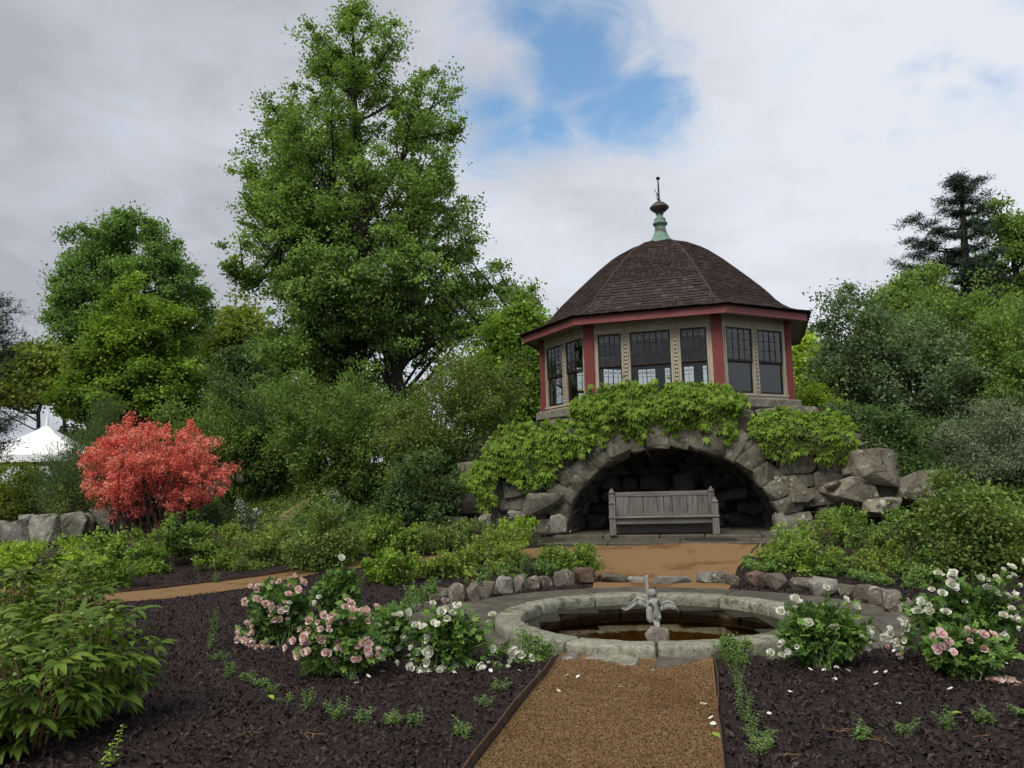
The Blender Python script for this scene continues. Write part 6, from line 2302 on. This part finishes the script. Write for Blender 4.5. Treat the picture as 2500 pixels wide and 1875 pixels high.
# ------------------------------------------------------------------ perennials
PER = [
    ('perennial', 'lime green leafy perennial at the far left under the stone wall', (-50, 95, 1328, 1395), 'lime', .085, 1500),
    ('perennial', 'lime perennial between the far left one and the pale wall stones', (70, 225, 1350, 1430), 'lime', .08, 1700),
    ('perennial', 'fresh green clump below the right end of the wall', (210, 335, 1310, 1390), 'peren', .08, 1900),
    ('perennial', 'feathery green clump right above the peonies', (235, 350, 1350, 1440), 'peren', .07, 1500),
    ('perennial', 'amber tipped bush below the azalea stems', (300, 405, 1290, 1385), 'amber', .075, 1600),
    ('perennial', 'dark green upright clump in the middle of the left band', (395, 495, 1265, 1388), 'mid', .09, 1700),
    ('perennial', 'amber bush just right of the dark upright clump', (480, 600, 1285, 1380), 'amber', .07, 2000),
    ('perennial', 'amber and olive bush below the white flowered shrub', (585, 710, 1280, 1382), 'amber', .065, 2200),
    ('rose_shrub', 'olive leaved rose shrub with thin dark stems over the left gravel path', (690, 860, 1225, 1402), 'olive', .06, 5200),
    ('perennial', 'olive bush left of the olive rose shrub, touching it', (620, 740, 1290, 1385), 'olive', .065, 2200),
    ('perennial', 'broad leaved dark clump right of the olive rose shrub', (845, 945, 1240, 1325), 'mid', .11, 1100),
    ('perennial', 'grassy green clump with striped leaves in the middle band', (905, 1030, 1275, 1370), 'peren', .085, 2000),
    ('peony', 'bright green peony on its own in front of the middle band', (905, 1015, 1345, 1432), 'bright', .085, 1700),
    ('perennial', 'olive gold clump in front of the triangular stone', (1010, 1140, 1270, 1365), 'olive', .065, 2600),
    ('perennial', 'gold green bamboo like clump behind the left border rocks', (1050, 1190, 1345, 1415), 'amber', .08, 1900),
    ('perennial', 'gold tinged clump left of the gravel court plant', (1150, 1300, 1305, 1392), 'amber', .07, 2400),
    ('perennial', 'lime green mound at the left foot of the arch', (1235, 1335, 1258, 1345), 'lime', .06, 2200),
    ('perennial', 'green mound above the lime one at the left foot of the arch', (1270, 1370, 1235, 1310), 'peren', .06, 1800),
    ('perennial', 'yellow green clump at the left edge of the gravel court', (1335, 1450, 1325, 1402), 'peren', .065, 2100),
    ('perennial', 'yellow green clump at the right edge of the gravel court', (1850, 2000, 1300, 1402), 'peren', .07, 2700),
    ('perennial', 'bright lime mound by the pale rock at the right foot of the arch', (1918, 2000, 1232, 1302), 'lime', .05, 2000),
    ('perennial', 'green clump below the tan wedge boulder', (1985, 2115, 1245, 1340), 'peren', .075, 2000),
    ('perennial', 'olive green clump in the middle of the right band', (1985, 2130, 1310, 1405), 'olive', .07, 2500),
    ('perennial', 'leafy clump below the low mossy boulder', (2095, 2210, 1255, 1370), 'mid', .075, 2100),
    ('perennial', 'amber touched clump left of the large right rose shrub', (2110, 2220, 1330, 1412), 'amber', .065, 1800),
    ('rose_shrub', 'largest olive leaved rose shrub, rising in the right band', (2225, 2450, 1180, 1425), 'olive', .07, 8000),
    ('rose_shrub', 'second olive rose shrub cut by the right frame edge', (2400, 2560, 1235, 1420), 'olive', .07, 4000),
    ('perennial', 'dusky blue green clump under the right of the azalea', (400, 545, 1230, 1310), 'blue', .09, 2200),
    ('perennial', 'loose green filler clump between the dark upright clump and the path', (478, 575, 1325, 1398), 'peren', .07, 1000),
    ('perennial', 'soft green clump in front of the amber tipped bush', (330, 425, 1335, 1405), 'peren', .075, 1100),
    ('perennial', 'yellow green clump under the stone wall, left of the azalea', (120, 235, 1318, 1378), 'lime', .07, 1000),
    ('perennial', 'low olive clump at the foot of the amber and olive bush', (570, 680, 1325, 1396), 'olive', .06, 1200),
    ('perennial', 'pale green clump between the broad leaved one and the grassy one', (850, 935, 1300, 1365), 'peren', .065, 1000),
    ('perennial', 'feathery green clump below the strappy leaves', (975, 1080, 1295, 1362), 'peren', .06, 1300),
    ('perennial', 'olive clump under the black boulder', (1085, 1190, 1285, 1352), 'olive', .06, 1300),
    ('perennial', 'light green clump left of the lime mound by the arch', (1165, 1255, 1285, 1350), 'peren', .06, 1100),
    ('perennial', 'golden clump right of the bright peony', (1000, 1085, 1350, 1418), 'amber', .07, 1200),
    ('perennial', 'gold green clump directly behind the squared upright border rock', (1200, 1300, 1350, 1408), 'amber', .065, 1200),
    ('perennial', 'fresh green clump in front of the pale rock by the arch', (1895, 1985, 1288, 1355), 'peren', .06, 1200),
    ('perennial', 'feathery green clump in the front row of the right band', (1945, 2050, 1335, 1410), 'peren', .065, 1400),
    ('perennial', 'olive clump between the leafy one and the largest rose shrub', (2070, 2175, 1305, 1390), 'olive', .065, 1500),
    ('perennial', 'green clump at the front foot of the largest rose shrub', (2200, 2305, 1350, 1428), 'mid', .065, 1400),
    ('perennial', 'amber green clump at the right frame edge below the second rose shrub', (2440, 2545, 1335, 1425), 'amber', .065, 1200),
]
for i, (nm, lb, bx, m, lf, n) in enumerate(PER):
    _w = (bx[1] - bx[0]) * 0.10
    bx = (bx[0] - _w, bx[1] + _w, bx[2] - 4, bx[3])
    _q = (0.9, 1.5, 1.15)[i % 3] if nm == 'perennial' else 1.0
    bush_box(nm, lb, bx, m, lf * _q, int(n * 2.0 / _q ** 1.6), 400 + i, cat={'rose_shrub': 'rose bush', 'peony': 'peony'}.get(nm, 'perennial plant'), aspect=(0.42, 0.26, 0.5)[i % 3] if nm == 'perennial' else 0.6,
             rc=None, up=0.45, droop=0.25, stems=16 if nm != 'rose_shrub' else 40, bare=10, wob=0.6, shoots=26)
bush_box('flowering_shrub', 'rounded dark shrub topped with pale lilac flower heads near the azalea', (555, 648, 1232, 1316), 'dark', .06, 2600, 451, cat='shrub', aspect=.5, flowers=('lilac', 60, 30, .045, .075, 0))
bush_box('flowering_shrub', 'dark shrub with few lilac flower heads beside the mossy kerb', (765, 870, 1205, 1300), 'dark', .065, 2600, 452, cat='shrub', aspect=.5, flowers=('lilac', 22, 30, .045, .07, 0))
MOUND = [(1275, 1412, 70), (1327, 1405, 50), (1390, 1392, 50), (1235, 1425, 60), (1180, 1440, 70), (1842, 1395, 52), (1905, 1400, 54), (1970, 1406, 48), (2030, 1410, 46), (2090, 1418, 46), (2165, 1428, 62), (2235, 1440, 66)]
for i, (x, y, w) in enumerate(MOUND):
    side = 'left' if x < 1600 else 'right'
    bush_box('mound_plant', 'small grey green mound, %s from the court behind the %s border rocks' % ((({2: 'first', 1: 'second', 0: 'third', 3: 'fourth', 4: 'fifth'}[i]) if i < 5 else ('first', 'second', 'third', 'fourth', 'fifth', 'sixth', 'seventh')[i - 5]), side), (x - w * .62, x + w * .62, y - w * .75, y + 4), 'sedum', .042, 1500, 470 + i, cat='edging plant',
             group='grey green mounds behind the %s border rocks' % side, aspect=.45, stems=6, rc=0.05)
for i, (bx, lb) in enumerate([((1000, 1085, 1425, 1470), 'pale green low plant patch farthest back along the left border rocks'), ((945, 1030, 1450, 1500), 'pale green low plant patch in the middle along the left border rocks'), ((915, 985, 1475, 1530), 'pale green low plant patch nearest the roses along the left border rocks')]):
    bush_box('low_plant', lb, bx, 'sedum', .04, 1500, 490 + i, cat='edging plant', aspect=.45, stems=6, rc=0.07)
bush_box('catmint', 'catmint clump against the left front of the coping', (1262, 1345, 1545, 1622), 'sedum', .036, 1500, 495, cat='edging plant', aspect=.4, rc=.06)
bush_box('catmint', 'catmint clump against the right front of the coping at the path corner', (1755, 1850, 1555, 1628), 'sedum', .036, 1700, 496, cat='edging plant', aspect=.4, rc=.06)


def strap_plant(label, box, seed, mat, n=70):
    rng = np.random.default_rng(seed)
    x0, x1, y0, y1 = box
    b = ground((x0 + x1) / 2, y1)
    sc = pxs(b[1])
    root = thing('strap_leaved_plant', label, 'perennial plant', tuple(b), 0, None)
    lv = Soup()
    for k in range(n):
        ln = (y1 - y0) * sc * rng.uniform(.8, 1.3)
        V, F = blade(ln, 0.045, 0.9 + rng.uniform(-.3, .5), 6, 0.15)
        V = V @ rot_np(rng.uniform(0.9, 1.35), 0, 0).T @ rot_np(0, 0, rng.uniform(0, 2 * PI)).T + np.array([rng.normal() * .1, rng.normal() * .1, 0])
        lv.add(V, F, np.full(len(V), rng.uniform(0.1, .95)))
    lv.obj('leaves', MT[mat], root)


strap_plant('strappy leaved clump left of the black boulder, the left one', (905, 965, 1215, 1290), 501, 'peren')
strap_plant('arching blue green strappy leaved clump beside the black boulder', (975, 1045, 1200, 1290), 502, 'blue', 80)

# ------------------------------------------------------------------ old stone wall and slope
WL = lambda x0, x1, y0, y1: (x0 * .3165, x1 * .3165, 1150 + y0 * .3165, 1150 + y1 * .3165)
sw_base = ground(150, 1335)
sw = thing('stone_wall', 'rough grey stone wall of upright boulders at the left behind the perennials', 'stone wall', tuple(sw_base))
sw2 = None
for i, (bx, d) in enumerate([(WL(-150, -40, 390, 560), 0), (WL(-70, 32, 375, 545), 0), (WL(18, 218, 372, 590), 0), (WL(138, 228, 335, 470), .5), (WL(213, 440, 335, 595), 0), (WL(368, 485, 347, 530), .4), (WL(432, 645, 318, 520), .2), (WL(588, 715, 320, 480), .5),
                            (WL(690, 875, 275, 455), .4), (WL(838, 1005, 305, 475), .6), (WL(903, 1005, 250, 350), .9), (WL(1000, 1070, 246, 330), 1.0), (WL(1040, 1120, 300, 420), .9)]):
    o = px_rock('stone', bx, MT['wall'], 1300 + i, None, None, None, depth=sw_base[1] + d, deep=.75, sink=0.05, boxy=.62, n=34, bevel=.2, rough=.08)
    o.location = Vector(o.location) - Vector(sw.location)
    o.parent = sw
for i, (bx, d, lb) in enumerate([(WL(1500, 1640, 110, 260), 20.5, 'grey boulder seen through the right stems of the azalea'), (WL(1615, 1705, 72, 150), 21.2, 'small grey wall stone above the fern slope behind the azalea'),
                                 (WL(1815, 1875, 15, 85), 22.0, 'pointed stone on the slope line right of the azalea'), (WL(1895, 1945, -5, 45), 22.5, 'pointed stone farther up the slope line')]):
    px_rock('slope_stone', bx, MT['wall'], 1330 + i, lb, 'rock', None, depth=d, deep=.8, boxy=.4, n=14)
for i, (bx, lb) in enumerate([((232, 262, 1372, 1402), 'pale brown round stone among the perennials above the peonies'), ((352, 392, 1348, 1372), 'tan flat stone in the middle of the left band')]):
    px_rock('garden_stone', bx, MT['rock_brown'], 1340 + i, lb, 'rock', None, boxy=.3)
# mossy kerb climbing the slope
ka, kb = ground(690, 1282), ground(835, 1175)
kd = kb - ka
k_len = np.linalg.norm(kd)
kc = rock_mesh('kerb', mat_noise('mossy_kerb', [(0.10, 0.085, 0.03), (0.20, 0.16, 0.05), (0.30, 0.28, 0.20)], 3, .95, .6, 20), 77, k_len, .35, .30, n=26, boxy=.85, bevel=.12, rough=.06)
ko = props(link('mossy_kerb', kc, None, tuple((ka + kb) / 2 + np.array([0, 0, .06]))), 'mossy golden brown stone kerb running diagonally up the slope', 'kerb')
ko.rotation_euler = (0, -math.atan2(kd[2], math.hypot(kd[0], kd[1])), math.atan2(kd[1], kd[0]))


def ground_cover(name, label, poly_px, n, size, mat, h, seed, aspect=.6):
    rng = np.random.default_rng(seed)
    pl = np.array([G2(*p) for p in poly_px])
    x0, y0 = pl.min(0)
    x1, y1 = pl.max(0)
    x, y = rng.uniform(x0, x1, n * 4), rng.uniform(y0, y1, n * 4)
    k = in_poly(x, y, pl)
    x, y = x[k][:n], y[k][:n]
    hv = np.array([0.6 + 0.6 * snoise((a, b, 0), 1.6, seed) for a, b in zip(x, y)])
    C = np.stack([x, y, tz(x, y) + 0.02 + rng.uniform(0, 1, len(x)) * h * np.clip(hv, .15, 1.2)], 1)
    V, F, R = leaves(C, size, aspect, None, .5, 0, rng, .12, np.array([0.5 + 0.4 * snoise((a, b, 3), 0.9, seed) for a, b in zip(x, y)]))
    props(link(name, mesh_np(name, V, F, MT[mat], False, R)), label, 'ground cover', kind='stuff')


ground_cover('ground_cover', 'green ground cover carpeting the slope under the shrubs', [(540, 1318), (520, 1215), (640, 1150), (800, 1140), (950, 1160), (1060, 1200), (1080, 1300), (900, 1330)], 26000, .06, 'peren', .16, 601)
ground_cover('fern_cover', 'light green ferny cover on the slope behind the azalea', [(400, 1300), (420, 1180), (520, 1150), (640, 1150), (620, 1240), (560, 1310)], 12000, .07, 'bright', .22, 602, .3)
ground_cover('undergrowth', 'dark undergrowth below the trees on the left slope', [(-300, 1330), (-300, 1240), (300, 1200), (560, 1160), (560, 1290), (250, 1300)], 16000, .09, 'mid', .3, 603)
ground_cover('undergrowth', 'dark undergrowth behind the boulders at the right', [(2080, 1260), (2240, 1190), (2500, 1180), (2900, 1200), (2900, 1330), (2500, 1330), (2200, 1300)], 14000, .09, 'mid', .3, 604)
_hs = np.random.default_rng(9)


def hill_cover():
    """Low growth over the hilltop round the pavilion."""
    n = 40000
    u = _hs.uniform(-9, 9, n)
    v = _hs.uniform(0.3, 12, n)
    x, y = OG[0] + UU[0] * u + D[0] * v, OG[1] + UU[1] * u + D[1] * v
    C = np.stack([x, y, tz(x, y) + _hs.uniform(0.02, .28, n)], 1)
    k = ~((np.abs(u) < 3.3) & (v < 7.5))
    V, F, R = leaves(C[k], .11, .6, None, .3, 0, _hs, .12)
    props(link('hill_undergrowth', mesh_np('hill_undergrowth', V, F, MT['dark'], False, R)), 'low green undergrowth on the hill beside the pavilion', 'ground cover', kind='stuff')


hill_cover()
ground_cover('slope_cover', 'dark leafy growth on the bank behind the domed boulder', [(2000, 1120), (2020, 1030), (2120, 1030), (2330, 1080), (2400, 1180), (2250, 1230), (2100, 1180)], 12000, .08, 'dark', .5, 605)
ground_cover('slope_cover', 'dark leafy growth on the bank left of the grotto creeper', [(1180, 1150), (1150, 1040), (1000, 1060), (950, 1180), (1080, 1210)], 12000, .08, 'mid', .35, 606)
shrub('dark_undershrub', 'dark shrub on the bank directly above the domed boulder', [(1000, 2070, 2200), (1035, 2060, 2260), (1080, 2075, 2270), (1120, 2100, 2270)], 17.6, 'dark', .08, 16000, 200, 68, rc=.2, stems=20)
shrub('dark_undershrub', 'dark shrub on the bank right of the creeper behind the pavilion corner', [(985, 2010, 2100), (1010, 1990, 2150), (1050, 2010, 2170), (1085, 2040, 2150)], 18.4, 'dark', .08, 9000, 130, 69, rc=.2, stems=14)
# petals and fallen leaves
_pv, _pf = petal(1.0, .8, np.random.default_rng(1))
pm = mesh_np('petal', _pv, _pf, MT['white'], True, np.full(len(_pv), .3))
PET_P = [(1379, 1662), (1409, 1667), (1370, 1702), (1515, 1688), (1590, 1647), (1727, 1733), (1748, 1785), (1730, 1769), (1430, 1597)]
PET_L = [(1100, 1652), (1115, 1655), (1085, 1645), (1130, 1640), (1200, 1653), (1275, 1650), (1310, 1618), (1195, 1632), (1190, 1620), (1260, 1575), (940, 1650), (865, 1680), (905, 1665), (1045, 1650), (1060, 1640), (990, 1612), (1340, 1618)]
PET_R = [(1985, 1648), (2017, 1650), (2035, 1672), (2050, 1643), (2078, 1651), (2133, 1655), (2158, 1656), (2134, 1684), (1936, 1703), (2228, 1659), (2314, 1697), (2480, 1575), (2475, 1627), (2462, 1632), (2180, 1603), (1876, 1759), (2440, 1580), (2202, 1731)]
for lst, lb, g in ((PET_P, 'fallen white petal lying on the front gravel path', 'petals on the front path'), (PET_L, 'fallen white petal on the dark mulch below the left white roses', 'petals on the left bed'), (PET_R, 'fallen white petal on the dark mulch below the right roses', 'petals on the right bed')):
    for (x, y) in lst:
        p = ground(x, y)
        o = link('petal', pm, None, (p[0], p[1], p[2] + .038))
        s = random.uniform(.03, .046)
        o.scale = (s, s, s)
        o.rotation_euler = (random.uniform(-.3, .3), random.uniform(-.3, .3), random.uniform(0, 6))
        props(o, lb, 'petal', g)
for i, (x, y, lb) in enumerate([(1740, 1805, 'small green fallen leaf at the right edge of the front path'), (655, 1710, 'pale yellow fallen leaf on the mulch under the seedling row'), (2350, 1755, 'pale yellow fallen leaf in the right mulch bed')]):
    p = ground(x, y)
    V, F = blade(.09, .05, .2, 3, .1)
    o = link('fallen_leaf', mesh_np('fallen_leaf', V, F, MT['lime'], True, np.full(len(V), .6)), None, (p[0], p[1], p[2] + .04))
    o.rotation_euler = (0, 0, random.uniform(0, 6))
    props(o, lb, 'leaf')
# dry needles and straw caught on the mulch
tw = Soup()
for (x, y) in [(610, 1808), (750, 1808), (1945, 1865), (2150, 1825), (2065, 1800), (2400, 1815)]:
    p = ground(x, y)
    for _ in range(4):
        a = random.uniform(0, 6)
        q = p + np.array([random.gauss(0, .04), random.gauss(0, .03), .042])
        e = np.array([math.cos(a), math.sin(a), random.uniform(-.05, .1)]) * random.uniform(.03, .07)
        tw.tube(np.array([q, q + e, q + 2 * e + np.array([0, 0.01, -.01])]), [.0018, .0018, .001], 3)
props(tw.obj('straw', mat_flat('dry_straw', (.28, .15, .06), .8)), 'dry brown needles scattered on the mulch', 'straw', kind='stuff')

# ------------------------------------------------------------------ white marquee far left


def build_tent():
    d = 34.0
    pk = P(65, 1035, d)
    half = 3.0
    zb = P(150, 1112, d)[2]
    t = thing('tent', 'white marquee with a concave peaked roof behind the left trees', 'tent', (pk[0], pk[1] + 1.5, float(tz(pk[0], pk[1]))), rad(12))
    z0 = t.location.z
    n, m = 10, 4
    b = MB()
    cs = [(-1, -1), (1, -1), (1, 1), (-1, 1)]
    for k in range(4):
        a, c = np.array(cs[k], float), np.array(cs[(k + 1) % 4], float)
        vs = []
        for i in range(n + 1):
            f = i / n
            zz = (pk[2] - zb) * (1 - f) ** 1.9 + zb - z0
            for j in range(m + 1):
                q = (a + (c - a) * j / m) * (0.03 + 0.97 * f) * half * 1.05
                vs.append((q[0], q[1], zz))
        b.raw(vs, [(i * (m + 1) + j, i * (m + 1) + j + 1, (i + 1) * (m + 1) + j + 1, (i + 1) * (m + 1) + j) for i in range(n) for j in range(m)], True)
    b.obj('canopy', MT['canvas'], t)
    MB().lathe([(.10, pk[2] - z0 - .1), (.05, pk[2] - z0 + .15), (.07, pk[2] - z0 + .22), (.03, pk[2] - z0 + .45), (.004, P(65, 995, d)[2] - z0)], 10).obj('spike', MT['canvas'], t)
    for x, y in cs:
        MB().box(x * half - .05, x * half + .05, y * half - .05, y * half + .05, 0, zb - z0).obj('pole', MT['canvas'], t)
    w = MB()
    for k in range(4):
        a, c = np.array(cs[k]) * half * 1.05, np.array(cs[(k + 1) % 4]) * half * 1.05
        w.raw([(*a, zb - z0 - .3), (*c, zb - z0 - .3), (*c, zb - z0), (*a, zb - z0)], [(0, 1, 2, 3)])
    w.obj('valance', MT['canvas'], t)


build_tent()
